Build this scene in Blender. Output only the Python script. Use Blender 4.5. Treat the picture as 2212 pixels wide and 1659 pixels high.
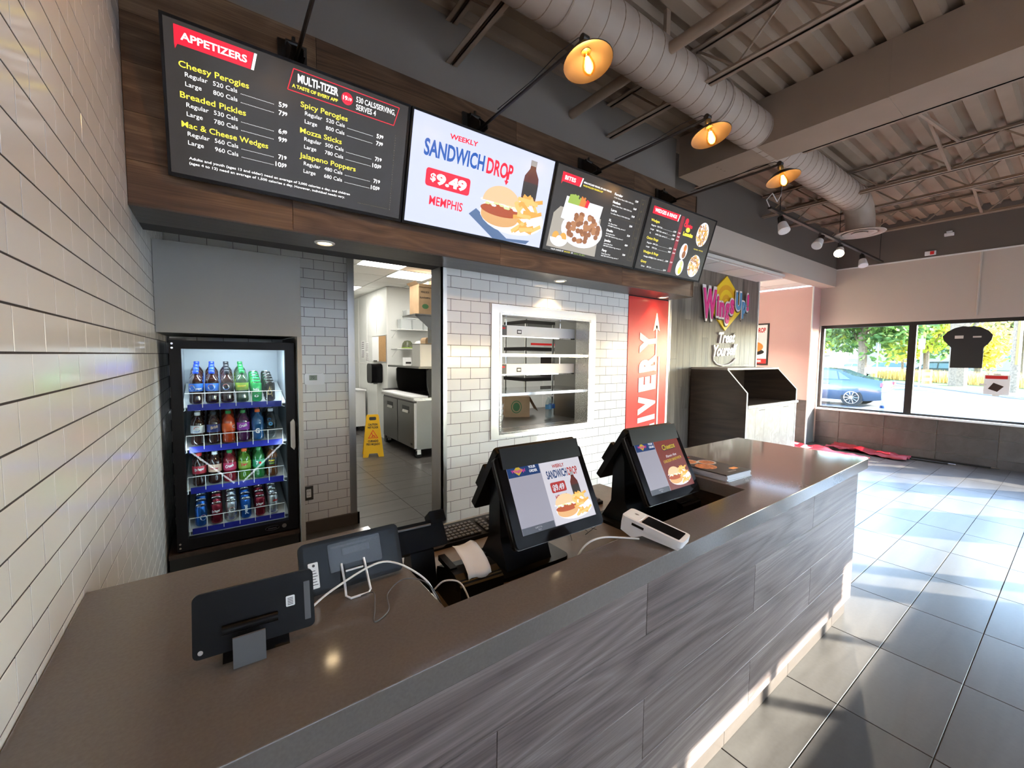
import bpy, math, random
from mathutils import Vector, Matrix
random.seed(11)
for _o in list(bpy.data.objects): bpy.data.objects.remove(_o)
SC = bpy.context.scene
COL = SC.collection
R = math.radians
PI = math.pi
# ------------------------------------------------------------------ camera
CAMH = 1.528
FPX, YAW, PIT, ROL = 894.99, 0.62173, -0.06545, 0.01008
_F = Vector((math.sin(YAW)*math.cos(PIT), math.cos(YAW)*math.cos(PIT), math.sin(PIT)))
_R = Vector((math.cos(YAW), -math.sin(YAW), 0)); _U = _R.cross(_F)
CR = math.cos(ROL)*_R + math.sin(ROL)*_U
CU = -math.sin(ROL)*_R + math.cos(ROL)*_U
cam = bpy.data.cameras.new('camera'); camo = bpy.data.objects.new('camera', cam); COL.objects.link(camo)
cam.sensor_width = 36; cam.lens = FPX/2212*36; cam.clip_start = .02; cam.clip_end = 400
camo.matrix_world = Matrix(((CR.x, CU.x, -_F.x, 0), (CR.y, CU.y, -_F.y, 0), (CR.z, CU.z, -_F.z, CAMH), (0, 0, 0, 1)))
SC.camera = camo
def proj(p):
    q = Vector(p) - Vector((0, 0, CAMH)); d = q.dot(_F)
    if d < .05: return None
    return 1106 + FPX*q.dot(CR)/d, 829.5 - FPX*q.dot(CU)/d, d
# ------------------------------------------------------------------ view, world, sun
SC.view_settings.view_transform = 'Standard'; SC.view_settings.look = 'None'
SC.view_settings.gamma = 1; SC.view_settings.use_curve_mapping = False
SC.view_settings.exposure = 2.42
SUN_AZ = (-.63, .777); SUN_EL = R(24)
w = bpy.data.worlds.new('sky'); SC.world = w; w.use_nodes = True
nt = w.node_tree; nt.nodes.clear()
sky = nt.nodes.new('ShaderNodeTexSky'); sky.sky_type = 'NISHITA'; sky.sun_disc = False
sky.sun_elevation = R(34); sky.sun_rotation = math.atan2(.63, -.777); sky.air_density = 1.0; sky.dust_density = 0.6; sky.ozone_density = 1.0
bg = nt.nodes.new('ShaderNodeBackground'); bg.inputs['Strength'].default_value = .76
wo = nt.nodes.new('ShaderNodeOutputWorld')
nt.links.new(sky.outputs[0], bg.inputs[0]); nt.links.new(bg.outputs[0], wo.inputs[0])
sun = bpy.data.lights.new('sun', 'SUN'); sun.energy = 8.0; sun.angle = R(.6); sun.color = (1, .95, .86)
suno = bpy.data.objects.new('sun', sun); COL.objects.link(suno)
suno.rotation_euler = Vector((SUN_AZ[0]*math.cos(SUN_EL), SUN_AZ[1]*math.cos(SUN_EL), -math.sin(SUN_EL))).to_track_quat('-Z', 'Y').to_euler()
suno.location = (12, -6, 8)
# ------------------------------------------------------------------ materials
MATS = {}
def _nodes(name):
    m = bpy.data.materials.new(name); m.use_nodes = True; t = m.node_tree
    b = t.nodes['Principled BSDF']; MATS[name] = m
    return m, t, b
def lnk(t, a, b): t.links.new(a, b)
def node(t, typ, **kw):
    n = t.nodes.new(typ)
    for k, v in kw.items():
        if k[0] == '_': setattr(n, k[1:], v)
        else:
            n.inputs[k.replace('__', ' ')].default_value = v
    return n
def mat(name, col, rough=.5, metal=0, var=0, bump=0, bscale=40, spec=.5, coat=0, vscale=8, alpha=None):
    m, t, b = _nodes(name)
    b.inputs['Base Color'].default_value = (*col, 1); b.inputs['Roughness'].default_value = rough
    b.inputs['Metallic'].default_value = metal; b.inputs['Specular IOR Level'].default_value = spec
    b.inputs['Coat Weight'].default_value = coat
    if alpha is not None: b.inputs['Alpha'].default_value = alpha
    if var or bump:
        tc = node(t, 'ShaderNodeTexCoord')
        if var:
            n = node(t, 'ShaderNodeTexNoise', Scale=vscale, Detail=5.0); lnk(t, tc.outputs['Object'], n.inputs['Vector'])
            r = node(t, 'ShaderNodeMapRange'); r.inputs[1].default_value = .3; r.inputs[2].default_value = .7; r.inputs[3].default_value = 1-var; r.inputs[4].default_value = 1+var
            lnk(t, n.outputs[0], r.inputs[0])
            mx = node(t, 'ShaderNodeVectorMath', _operation='SCALE'); mx.inputs[0].default_value = col
            lnk(t, r.outputs[0], mx.inputs['Scale']); lnk(t, mx.outputs[0], b.inputs['Base Color'])
        if bump:
            n2 = node(t, 'ShaderNodeTexNoise', Scale=bscale, Detail=4.0); lnk(t, tc.outputs['Object'], n2.inputs['Vector'])
            bp = node(t, 'ShaderNodeBump', Strength=bump, Distance=.01); lnk(t, n2.outputs[0], bp.inputs['Height']); lnk(t, bp.outputs[0], b.inputs['Normal'])
    return m
def emit(name, col, s):
    m, t, b = _nodes(name)
    b.inputs['Base Color'].default_value = (*[c*.05 for c in col], 1); b.inputs['Roughness'].default_value = .22; b.inputs['Specular IOR Level'].default_value = .28
    b.inputs['Emission Color'].default_value = (*col, 1); b.inputs['Emission Strength'].default_value = s
    return m
def glassy(name, col=(1, 1, 1), refl=1.0, tint=1.0, rough=0.0):
    m = bpy.data.materials.new(name); m.use_nodes = True; t = m.node_tree; t.nodes.clear(); MATS[name] = m
    o = node(t, 'ShaderNodeOutputMaterial'); mx = node(t, 'ShaderNodeMixShader'); fr = node(t, 'ShaderNodeFresnel', IOR=1.45)
    mu = node(t, 'ShaderNodeMath', _operation='MULTIPLY'); mu.inputs[1].default_value = refl
    tr = node(t, 'ShaderNodeBsdfTransparent'); tr.inputs[0].default_value = (*[c*tint for c in col], 1)
    gl = node(t, 'ShaderNodeBsdfGlossy', Roughness=rough)
    ge = node(t, 'ShaderNodeNewGeometry'); iv = node(t, 'ShaderNodeMath', _operation='MULTIPLY_ADD'); iv.inputs[1].default_value = -refl; iv.inputs[2].default_value = refl
    lnk(t, ge.outputs['Backfacing'], iv.inputs[0]); lnk(t, iv.outputs[0], mu.inputs[1])
    lnk(t, fr.outputs[0], mu.inputs[0]); lnk(t, mu.outputs[0], mx.inputs[0]); lnk(t, tr.outputs[0], mx.inputs[1]); lnk(t, gl.outputs[0], mx.inputs[2]); lnk(t, mx.outputs[0], o.inputs[0])
    return m
def woodmat(name, cols, rough=.45, along='X', lines=9.0, stretch=7.0, bump=.25, scale=1.0, spec=.5, rand=.35):
    """grain along one local axis; growth rings are contour lines of a stretched noise"""
    m, t, b = _nodes(name)
    tc = node(t, 'ShaderNodeTexCoord'); oi = node(t, 'ShaderNodeObjectInfo')
    sc = node(t, 'ShaderNodeMath', _operation='MULTIPLY'); sc.inputs[1].default_value = 37.0; lnk(t, oi.outputs['Random'], sc.inputs[0])
    ad = node(t, 'ShaderNodeVectorMath', _operation='ADD'); lnk(t, tc.outputs['Object'], ad.inputs[0]); lnk(t, sc.outputs[0], ad.inputs[1])
    mp = node(t, 'ShaderNodeMapping'); s = [5.0*scale]*3; s['XYZ'.index(along)] = 5.0*scale/stretch; mp.inputs['Scale'].default_value = s
    lnk(t, ad.outputs[0], mp.inputs[0])
    n1 = node(t, 'ShaderNodeTexNoise', Scale=1.0, Detail=2.0, Distortion=.6); lnk(t, mp.outputs[0], n1.inputs['Vector'])
    ml = node(t, 'ShaderNodeMath', _operation='MULTIPLY'); ml.inputs[1].default_value = lines*2; lnk(t, n1.outputs[0], ml.inputs[0])
    pp = node(t, 'ShaderNodeMath', _operation='PINGPONG'); pp.inputs[1].default_value = 1.0; lnk(t, ml.outputs[0], pp.inputs[0])
    mp2 = node(t, 'ShaderNodeMapping'); s2 = [190.0*scale]*3; s2['XYZ'.index(along)] = 2.6*scale; mp2.inputs['Scale'].default_value = s2; lnk(t, ad.outputs[0], mp2.inputs[0])
    n2 = node(t, 'ShaderNodeTexNoise', Scale=1.0, Detail=8.0, Roughness=.65); lnk(t, mp2.outputs[0], n2.inputs['Vector'])
    mp3 = node(t, 'ShaderNodeMapping'); s3 = [3.0*scale]*3; s3['XYZ'.index(along)] = 1.0*scale; mp3.inputs['Scale'].default_value = s3; lnk(t, ad.outputs[0], mp3.inputs[0])
    n3 = node(t, 'ShaderNodeTexNoise', Scale=1.0, Detail=3.0); lnk(t, mp3.outputs[0], n3.inputs['Vector'])
    a1 = node(t, 'ShaderNodeMath', _operation='MULTIPLY_ADD'); a1.inputs[1].default_value = .36; lnk(t, pp.outputs[0], a1.inputs[0]); lnk(t, n2.outputs[0], a1.inputs[2])
    a2 = node(t, 'ShaderNodeMath', _operation='MULTIPLY_ADD'); a2.inputs[1].default_value = .7; lnk(t, n3.outputs[0], a2.inputs[0]); lnk(t, a1.outputs[0], a2.inputs[2])
    a3 = node(t, 'ShaderNodeMath', _operation='MULTIPLY_ADD'); a3.inputs[1].default_value = rand; lnk(t, oi.outputs['Random'], a3.inputs[0]); lnk(t, a2.outputs[0], a3.inputs[2])
    mr = node(t, 'ShaderNodeMapRange'); mr.inputs[1].default_value = .62; mr.inputs[2].default_value = 1.45+rand*.6; lnk(t, a3.outputs[0], mr.inputs[0])
    cr = node(t, 'ShaderNodeValToRGB'); e = cr.color_ramp.elements
    while len(e) < len(cols): e.new(.5)
    for i, c in enumerate(cols): e[i].position = i/(len(cols)-1); e[i].color = (*c, 1)
    lnk(t, mr.outputs[0], cr.inputs[0]); lnk(t, cr.outputs[0], b.inputs['Base Color'])
    b.inputs['Roughness'].default_value = rough; b.inputs['Specular IOR Level'].default_value = spec
    if bump:
        bp = node(t, 'ShaderNodeBump', Strength=bump, Distance=.003); lnk(t, a1.outputs[0], bp.inputs['Height']); lnk(t, bp.outputs[0], b.inputs['Normal'])
    return m
def stonemat(name, cols, rough=.35, sc=(1.2, 7, 7), rand=.25, bump=.08):
    m, t, b = _nodes(name)
    tc = node(t, 'ShaderNodeTexCoord'); oi = node(t, 'ShaderNodeObjectInfo')
    s_ = node(t, 'ShaderNodeMath', _operation='MULTIPLY'); s_.inputs[1].default_value = 23.0; lnk(t, oi.outputs['Random'], s_.inputs[0])
    ad = node(t, 'ShaderNodeVectorMath', _operation='ADD'); lnk(t, tc.outputs['Object'], ad.inputs[0]); lnk(t, s_.outputs[0], ad.inputs[1])
    mp = node(t, 'ShaderNodeMapping'); mp.inputs['Scale'].default_value = sc; lnk(t, ad.outputs[0], mp.inputs[0])
    n1 = node(t, 'ShaderNodeTexNoise', Scale=1.0, Detail=6.0, Distortion=.8); lnk(t, mp.outputs[0], n1.inputs['Vector'])
    n2 = node(t, 'ShaderNodeTexNoise', Scale=60.0, Detail=3.0); lnk(t, ad.outputs[0], n2.inputs['Vector'])
    a = node(t, 'ShaderNodeMath', _operation='MULTIPLY_ADD'); a.inputs[1].default_value = .25; lnk(t, n2.outputs[0], a.inputs[0]); lnk(t, n1.outputs[0], a.inputs[2])
    a3 = node(t, 'ShaderNodeMath', _operation='MULTIPLY_ADD'); a3.inputs[1].default_value = rand; lnk(t, oi.outputs['Random'], a3.inputs[0]); lnk(t, a.outputs[0], a3.inputs[2])
    mr = node(t, 'ShaderNodeMapRange'); mr.inputs[1].default_value = .4; mr.inputs[2].default_value = .95+rand; lnk(t, a3.outputs[0], mr.inputs[0])
    cr = node(t, 'ShaderNodeValToRGB'); e = cr.color_ramp.elements
    while len(e) < len(cols): e.new(.5)
    for i, c in enumerate(cols): e[i].position = i/(len(cols)-1); e[i].color = (*c, 1)
    lnk(t, mr.outputs[0], cr.inputs[0]); lnk(t, cr.outputs[0], b.inputs['Base Color']); b.inputs['Roughness'].default_value = rough
    if bump:
        bp = node(t, 'ShaderNodeBump', Strength=bump, Distance=.004); lnk(t, a.outputs[0], bp.inputs['Height']); lnk(t, bp.outputs[0], b.inputs['Normal'])
    return m
def brushed(name, col, rough, along='Z'):
    m, t, b = _nodes(name)
    tc = node(t, 'ShaderNodeTexCoord'); mp = node(t, 'ShaderNodeMapping'); s = [120.0]*3; s['XYZ'.index(along)] = 1.5; mp.inputs['Scale'].default_value = s
    lnk(t, tc.outputs['Object'], mp.inputs[0]); n = node(t, 'ShaderNodeTexNoise', Scale=1.0, Detail=3.0); lnk(t, mp.outputs[0], n.inputs['Vector'])
    mr = node(t, 'ShaderNodeMapRange'); mr.inputs[3].default_value = rough*.7; mr.inputs[4].default_value = rough*1.4; lnk(t, n.outputs[0], mr.inputs[0]); lnk(t, mr.outputs[0], b.inputs['Roughness'])
    b.inputs['Base Color'].default_value = (*col, 1); b.inputs['Metallic'].default_value = 1
    return m

mat('tile_white', (.80, .795, .78), .12, bump=.02, bscale=6, spec=.5)
mat('grout_dark', (.045, .042, .045), .9, bump=.2, bscale=200)
woodmat('wood_brown', [(.022, .012, .007), (.075, .038, .020), (.135, .075, .040), (.25, .155, .085)], rough=.42, lines=8, stretch=6, rand=.3)
woodmat('wood_soffit', [(.02, .014, .011), (.05, .036, .029), (.075, .056, .045)], rough=.35, lines=5, stretch=10, rand=.1)
woodmat('plank_grey', [(.048, .036, .034), (.150, .117, .110), (.235, .192, .180), (.38, .33, .31)], rough=.33, lines=13, stretch=11, rand=.25)
woodmat('plank_wall', [(.045, .036, .028), (.105, .085, .068), (.165, .138, .112), (.22, .19, .155)], rough=.5, along='Z', lines=6, stretch=9, rand=.45)
woodmat('laminate_dark', [(.018, .011, .008), (.045, .028, .020), (.07, .045, .033)], rough=.38, along='Y', lines=5, stretch=8, rand=.1)
woodmat('laminate_pale', [(.22, .19, .165), (.32, .285, .25), (.42, .385, .345)], rough=.4, along='Y', lines=4, stretch=3, rand=.2)
stonemat('floor_tile', [(.050, .044, .040), (.080, .072, .066), (.112, .102, .095)], rough=.30)
stonemat('wainscot_tile', [(.060, .048, .042), (.095, .078, .068), (.135, .112, .098)], rough=.33)
mat('grout_floor', (.125, .113, .102), .85)
mat('quartz', (.150, .130, .117), .09, var=.07, vscale=160, spec=.6)
mat('quartz_edge', (.42, .43, .42), .25, var=.05, vscale=120)
mat('paint_taupe', (.135, .112, .094), .8, bump=.03, bscale=150)
mat('paint_grey', (.235, .20, .172), .8, bump=.03, bscale=150)
mat('paint_beige', (.56, .485, .42), .75, bump=.03, bscale=150)
mat('beige_red_bounce', (.64, .41, .375), .7, bump=.02, bscale=150)  # beige wall with the red flags' bounce light put into the colour
mat('paint_white', (.78, .77, .74), .6, bump=.02, bscale=120)
mat('panel_grey', (.36, .355, .335), .55, bump=.02, bscale=200)
mat('trim_white', (.80, .79, .76), .4)
mat('steel_paint', (.31, .218, .155), .65, var=.06, vscale=3)
mat('deck_paint', (.33, .238, .168), .7, var=.12, vscale=2)
mat('duct_paint', (.40, .315, .255), .5, var=.04, vscale=4)
mat('ceiling_tile', (.85, .84, .81), .9, bump=.25, bscale=160)
mat('tbar', (.72, .71, .68), .5)
brushed('stainless', (.70, .68, .65), .33)
brushed('stainless_h', (.60, .585, .56), .25, 'X')
mat('stainless_dark', (.22, .215, .205), .32, metal=1)
mat('chrome', (.75, .74, .72), .08, metal=1)
mat('black_plastic', (.008, .008, .009), .34, spec=.13)
mat('black_gloss', (.005, .005, .006), .10, spec=.12)
mat('black_metal', (.012, .011, .010), .45)
mat('navy_plastic', (.006, .009, .013), .24, spec=.22)
mat('grey_plastic', (.10, .10, .105), .5)
mat('white_plastic', (.82, .82, .83), .3)
mat('rubber', (.015, .015, .015), .8)
mat('white_wire', (.82, .82, .80), .35)
mat('cable_white', (.75, .73, .70), .45)
mat('cardboard', (.36, .235, .13), .85, var=.08, vscale=10)
mat('paper_white', (.85, .85, .84), .8)
mat('print_black', (.02, .02, .02), .6)
mat('yellow_plastic', (.75, .42, .01), .4)
mat('red_print', (.70, .02, .02), .5)
mat('brass', (.45, .33, .14), .3, metal=1)
mat('bronze', (.022, .014, .009), .5, metal=.3)
mat('asphalt', (.060, .060, .064), .9, var=.15, vscale=3)
mat('kerb', (.22, .215, .205), .9, var=.1)
mat('grass', (.040, .068, .007), .9, var=.45, vscale=5, bump=.6, bscale=60)
mat('bark', (.16, .12, .09), .9, var=.3, vscale=12)
glassy('glass_window', (.96, .98, .97), 1.0)
glassy('glass_cooler', (.90, .95, .96), .55, 1)
m, t, b = _nodes('film_translucent')  # added film for the unseen street glazing, spreads sunlight as soft fill
_tr = node(t, 'ShaderNodeBsdfTranslucent'); _tr.inputs[0].default_value = (.44, .46, .50, 1); _mx = node(t, 'ShaderNodeMixShader'); _mx.inputs[0].default_value = .75
b.inputs['Base Color'].default_value = (.8, .8, .8, 1); b.inputs['Roughness'].default_value = .5
lnk(t, b.outputs[0], _mx.inputs[1]); lnk(t, _tr.outputs[0], _mx.inputs[2]); lnk(t, _mx.outputs[0], [q for q in t.nodes if q.type == 'OUTPUT_MATERIAL'][0].inputs[0])
m, t, b = _nodes('bulb_glow')
_em = node(t, 'ShaderNodeEmission', Strength=7.0); _em.inputs[0].default_value = (1, .40, .07, 1); _tp = node(t, 'ShaderNodeBsdfTransparent'); _mx = node(t, 'ShaderNodeMixShader'); _mx.inputs[0].default_value = .35
lnk(t, _tp.outputs[0], _mx.inputs[1]); lnk(t, _em.outputs[0], _mx.inputs[2]); lnk(t, _mx.outputs[0], [q for q in t.nodes if q.type == 'OUTPUT_MATERIAL'][0].inputs[0])
glassy('clear_plastic', (.90, .91, .92), 1.3)
# ------------------------------------------------------------------ mesh builder
class MB:
    def __init__(s, M=None): s.v = []; s.f = []; s.M = M
    def add(s, vs, fs):
        b = len(s.v)
        s.v += [tuple(s.M @ Vector(v)) for v in vs] if s.M is not None else [tuple(v) for v in vs]
        s.f += [tuple(b+i for i in f) for f in fs]
        return s
    def box(s, x0, x1, y0, y1, z0, z1):
        return s.add([(x0, y0, z0), (x1, y0, z0), (x1, y1, z0), (x0, y1, z0), (x0, y0, z1), (x1, y0, z1), (x1, y1, z1), (x0, y1, z1)],
                     [(0, 3, 2, 1), (4, 5, 6, 7), (0, 1, 5, 4), (1, 2, 6, 5), (2, 3, 7, 6), (3, 0, 4, 7)])
    def rbox(s, x0, x1, y0, y1, z0, z1, r=.004, ax='Z', n=3):
        """box with rounded vertical (axis) edges"""
        d = {'X': (y0, y1, z0, z1, x0, x1), 'Y': (x0, x1, z0, z1, y0, y1), 'Z': (x0, x1, y0, y1, z0, z1)}[ax]
        return s.prism(rrect(d[0], d[1], d[2], d[3], r, n), d[4], d[5], ax)
    def prism(s, poly, a, b, ax='Z'):
        n = len(poly)
        def P(u, v, t): return {'X': (t, u, v), 'Y': (u, t, v), 'Z': (u, v, t)}[ax]
        ar = sum(poly[i][0]*poly[(i+1) % n][1]-poly[(i+1) % n][0]*poly[i][1] for i in range(n))
        if (ar < 0) != (ax == 'Y'): poly = poly[::-1]
        vs = [P(u, v, a) for u, v in poly]+[P(u, v, b) for u, v in poly]
        fs = [tuple(range(n))[::-1], tuple(range(n, 2*n))]+[(i, (i+1) % n, n+(i+1) % n, n+i) for i in range(n)]
        return s.add(vs, fs)
    def cyl(s, p0, p1, r0, r1=None, n=12, cap=True):
        r1 = r0 if r1 is None else r1
        p0 = Vector(p0); p1 = Vector(p1); d = (p1-p0).normalized(); a = d.orthogonal().normalized(); b = d.cross(a)
        vs = []
        for p, r in ((p0, r0), (p1, r1)):
            for i in range(n): t = 2*PI*i/n; vs.append(p+a*(r*math.cos(t))+b*(r*math.sin(t)))
        fs = [(i, (i+1) % n, n+(i+1) % n, n+i) for i in range(n)]
        if cap: fs += [tuple(range(n))[::-1], tuple(range(n, 2*n))]
        return s.add(vs, fs)
    def tube(s, pts, r, n=8, closed=False):
        pts = [Vector(p) for p in pts]; m = len(pts); vs = []; fs = []
        up = None
        for k, p in enumerate(pts):
            d = (pts[(k+1) % m if closed else min(k+1, m-1)]-pts[(k-1) % m if closed else max(k-1, 0)]).normalized()
            if up is None: up = d.orthogonal().normalized()
            up = (up-d*up.dot(d)).normalized(); b = d.cross(up)
            for i in range(n): t = 2*PI*i/n; vs.append(p+up*(r*math.cos(t))+b*(r*math.sin(t)))
        K = m if closed else m-1
        for k in range(K):
            k2 = (k+1) % m
            fs += [(k*n+i, k*n+(i+1) % n, k2*n+(i+1) % n, k2*n+i) for i in range(n)]
        if not closed: fs += [tuple(range(n))[::-1], tuple(range((m-1)*n, m*n))]
        return s.add(vs, fs)
    def lathe(s, prof, c=(0, 0, 0), n=20, caps=True):
        vs = []; m = len(prof)
        for r, z in prof:
            for i in range(n): t = 2*PI*i/n; vs.append((c[0]+r*math.cos(t), c[1]+r*math.sin(t), c[2]+z))
        fs = [(k*n+i, k*n+(i+1) % n, (k+1)*n+(i+1) % n, (k+1)*n+i) for k in range(m-1) for i in range(n)]
        if caps: fs += [tuple(range(n))[::-1], tuple(range((m-1)*n, m*n))]
        return s.add(vs, fs)
    def sheet(s, poly, t0, t1, ax='Z'): return s.prism(poly, t0, t1, ax)
    def build(s, name, m=None, parent=None, smooth=False, loc=None):
        me = bpy.data.meshes.new(name); me.from_pydata(s.v, [], s.f); me.update()
        if m: me.materials.append(MATS[m])
        return mkobj(name, me, parent, smooth, loc)
def rrect(x0, x1, y0, y1, r, n=3):
    o = []
    for cx, cy, a in ((x1-r, y1-r, 0), (x0+r, y1-r, 90), (x0+r, y0+r, 180), (x1-r, y0+r, 270)):
        for i in range(n+1): t = R(a+90*i/n); o.append((cx+r*math.cos(t), cy+r*math.sin(t)))
    return o
def circ(cx, cy, rx, ry=None, n=24, a0=0, a1=360):
    ry = rx if ry is None else ry
    k = n if a1-a0 == 360 else n+1
    return [(cx+rx*math.cos(R(a0+(a1-a0)*i/n)), cy+ry*math.sin(R(a0+(a1-a0)*i/n))) for i in range(k)]
def mkobj(name, me, parent=None, smooth=False, loc=None):
    if smooth:
        for p in me.polygons: p.use_smooth = True
    o = bpy.data.objects.new(name, me); COL.objects.link(o)
    if parent: o.parent = parent
    if loc: o.location = loc
    if smooth and len(me.polygons) > 8:
        try: me.set_sharp_from_angle(angle=R(38))
        except Exception: pass
    return o
def tag(o, label=None, cat=None, group=None, kind=None):
    if label: o['label'] = label
    if cat: o['category'] = cat
    if group: o['group'] = group
    if kind: o['kind'] = kind
    return o
def thing(name, label, cat, loc=(0, 0, 0), rot=(0, 0, 0), group=None):
    o = bpy.data.objects.new(name, None); COL.objects.link(o); o.empty_display_size = .05
    o.location = loc; o.rotation_euler = rot
    return tag(o, label, cat, group)
def struct(o): o['kind'] = 'structure'; return o
def copytree(o, parent=None, **kw):
    c = o.copy(); COL.objects.link(c); c.parent = parent
    for ch in o.children: copytree(ch, c)
    return c
_tc = {}
def text_geo(s, bold=0.0, res=3):
    k = (s, bold, res)
    if k not in _tc:
        cu = bpy.data.curves.new('txt', 'FONT'); cu.body = s; cu.size = 1; cu.resolution_u = res; cu.offset = bold; cu.fill_mode = 'FRONT'
        o = bpy.data.objects.new('txt', cu); me = bpy.data.meshes.new_from_object(o)
        vs = [(v.co.x, v.co.y) for v in me.vertices]; fs = [tuple(p.vertices) for p in me.polygons]
        bpy.data.objects.remove(o); bpy.data.curves.remove(cu); bpy.data.meshes.remove(me)
        if vs:
            x0 = min(v[0] for v in vs); x1 = max(v[0] for v in vs)
        else: x0 = 0; x1 = 1
        _tc[k] = ([(x-x0, y) for x, y in vs], fs, x1-x0)
    return _tc[k]
CAPH = .70
def put_text(mb, s, x, y, h, wd=None, w=0.0, bold=0.0, slope=0.0, shear=0.0, align='L', plane='XZ', res=3, flip=1):
    """lay the string s into mb: start x, baseline y, cap height h, width wd; plane gives which local axes are (u, v, w)"""
    vs, fs, tw = text_geo(s, bold, res)
    k = h/CAPH; kx = (wd/tw) if wd else k
    W_ = tw*kx
    if align == 'C': x -= W_/2
    if align == 'R': x -= W_
    out = []
    for a, b in vs:
        u = x+a*kx+shear*b*k; v = y+b*k+slope*a*kx
        out.append({'XZ': (u, -w, v), 'XY': (u, v, w), 'YZ': (w, u, v), 'NYZ': (-w, -u, v)}[plane])
    mb.add(out, fs)
    return W_
# ------------------------------------------------------------------ pieces (tiles, planks)
_pc = {}
def piece_mesh(du, dv, t, c, ax, m):
    k = (round(du, 4), round(dv, 4), t, c, ax, m)
    if k in _pc: return _pc[k]
    a, b = du/2, dv/2
    fr = [(-a+c, -b+c), (a-c, -b+c), (a-c, b-c), (-a+c, b-c)]; ed = [(-a, -b), (a, -b), (a, b), (-a, b)]
    P = {'Y': lambda u, v, d: (u, d, v), 'X': lambda u, v, d: (-d, u, v), 'x': lambda u, v, d: (d, u, v), 'Z': lambda u, v, d: (u, v, -d), 'z': lambda u, v, d: (u, v, d)}[ax]
    vs = [P(u, v, 0) for u, v in fr]+[P(u, v, c) for u, v in ed]+[P(u, v, t) for u, v in ed]
    fs = [(0, 1, 2, 3)]+[(4+i, 4+(i+1) % 4, (i+1) % 4, i) for i in range(4)]+[(8+i, 8+(i+1) % 4, 4+(i+1) % 4, 4+i) for i in range(4)]
    if ax in 'xz': fs = [f[::-1] for f in fs]
    me = bpy.data.meshes.new('piece'); me.from_pydata(vs, [], fs); me.update(); me.materials.append(MATS[m])
    _pc[k] = (me, vs, fs)
    return _pc[k]
def pieces(parent, name, rects, ax, front, m, t=.008, c=.0012, limit=300, jit=0.0, restname=None):
    L = []
    for (u0, u1, v0, v1) in rects:
        if u1-u0 < .004 or v1-v0 < .004: continue
        cu, cv = (u0+u1)/2, (v0+v1)/2
        loc = {'Y': (cu, front, cv), 'X': (front, cu, cv), 'x': (front, cu, cv), 'Z': (cu, cv, front), 'z': (cu, cv, front)}[ax]
        q = proj(loc); s = 0
        if q and -60 < q[0] < 2272 and -60 < q[1] < 1719: s = (u1-u0)*(v1-v0)/q[2]**2
        L.append((s, loc, u1-u0, v1-v0))
    L.sort(key=lambda e: -e[0])
    rest = MB()
    for i, (s, loc, du, dv) in enumerate(L):
        me, vs, fs = piece_mesh(du, dv, t, c, ax, m)
        j = random.uniform(-jit, jit)
        off = {'Y': (0, j, 0), 'X': (j, 0, 0), 'x': (j, 0, 0), 'Z': (0, 0, j), 'z': (0, 0, j)}[ax]
        l2 = (loc[0]+off[0], loc[1]+off[1], loc[2]+off[2])
        if i < limit and s > 0:
            o = bpy.data.objects.new(name, me); COL.objects.link(o); o.parent = parent; o.location = l2
        else:
            rest.add([(v[0]+l2[0], v[1]+l2[1], v[2]+l2[2]) for v in vs], fs)
    if rest.v:
        o = rest.build(restname or name+'_field', m, parent); o['kind'] = 'stuff'
def bond(u_lo, u_hi, v_lo, v_hi, pu, pv, u0, v0, g, half=.5, holes=()):
    """running bond rectangles; v0 is a row line, u0 a joint in the row just below v0 (row -1 counted downward)"""
    out = []
    k0 = math.floor((v_lo-v0)/pv)-1; k1 = math.ceil((v_hi-v0)/pv)+1
    for k in range(k0, k1):
        a0 = v0+k*pv+g/2; a1 = v0+(k+1)*pv-g/2
        b0, b1 = max(a0, v_lo), min(a1, v_hi)
        if b1-b0 < .006: continue
        uu = u0+(0 if (k % 2) else half*pu)
        i0 = math.floor((u_lo-uu)/pu)-1; i1 = math.ceil((u_hi-uu)/pu)+1
        for i in range(i0, i1):
            c0 = max(uu+i*pu+g/2, u_lo); c1 = min(uu+(i+1)*pu-g/2, u_hi)
            if c1-c0 < .006: continue
            rs = [(c0, c1, b0, b1)]
            for (h0, h1, w0, w1) in holes:
                nr = []
                for (p0, p1, q0, q1) in rs:
                    if p1 <= h0 or p0 >= h1 or q1 <= w0 or q0 >= w1: nr.append((p0, p1, q0, q1)); continue
                    if p0 < h0: nr.append((p0, h0, q0, q1))
                    if p1 > h1: nr.append((h1, p1, q0, q1))
                    m0, m1 = max(p0, h0), min(p1, h1)
                    if q0 < w0: nr.append((m0, m1, q0, w0))
                    if q1 > w1: nr.append((m0, m1, w1, q1))
                rs = nr
            out += rs
    return out
T = .0794
XL, YN, YB, YP = -.269, 2.60, 3.824, 3.08
XW, HZ = 9.06, 3.75
ZR = CAMH-.0016
SILL, HEAD = .655, 2.155
# ------------------------------------------------------------------ floor
fl = struct(MB().box(-1.2, 9.2, -1.9, 12, -.12, -.006).build('floor', 'grout_floor'))
tp, tq = .632, .3045
rects = []
for i in range(-5, 14):
    for j in range(-8, 42):
        x0, y0 = 2.207+i*tp-1.264, .264+j*tq
        rects.append((x0+.002, x0+tp-.002, y0+.002, y0+tq-.002))
rects = [(max(a, -.26), min(b, 9.05), max(c, -1.8), d) for a, b, c, d in rects if b > -.2 and a < 9.0 and d > -1.75]
pieces(fl, 'floor_tile', rects, 'Z', 0.0, 'floor_tile', t=.006, c=.0012, limit=300)
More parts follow.
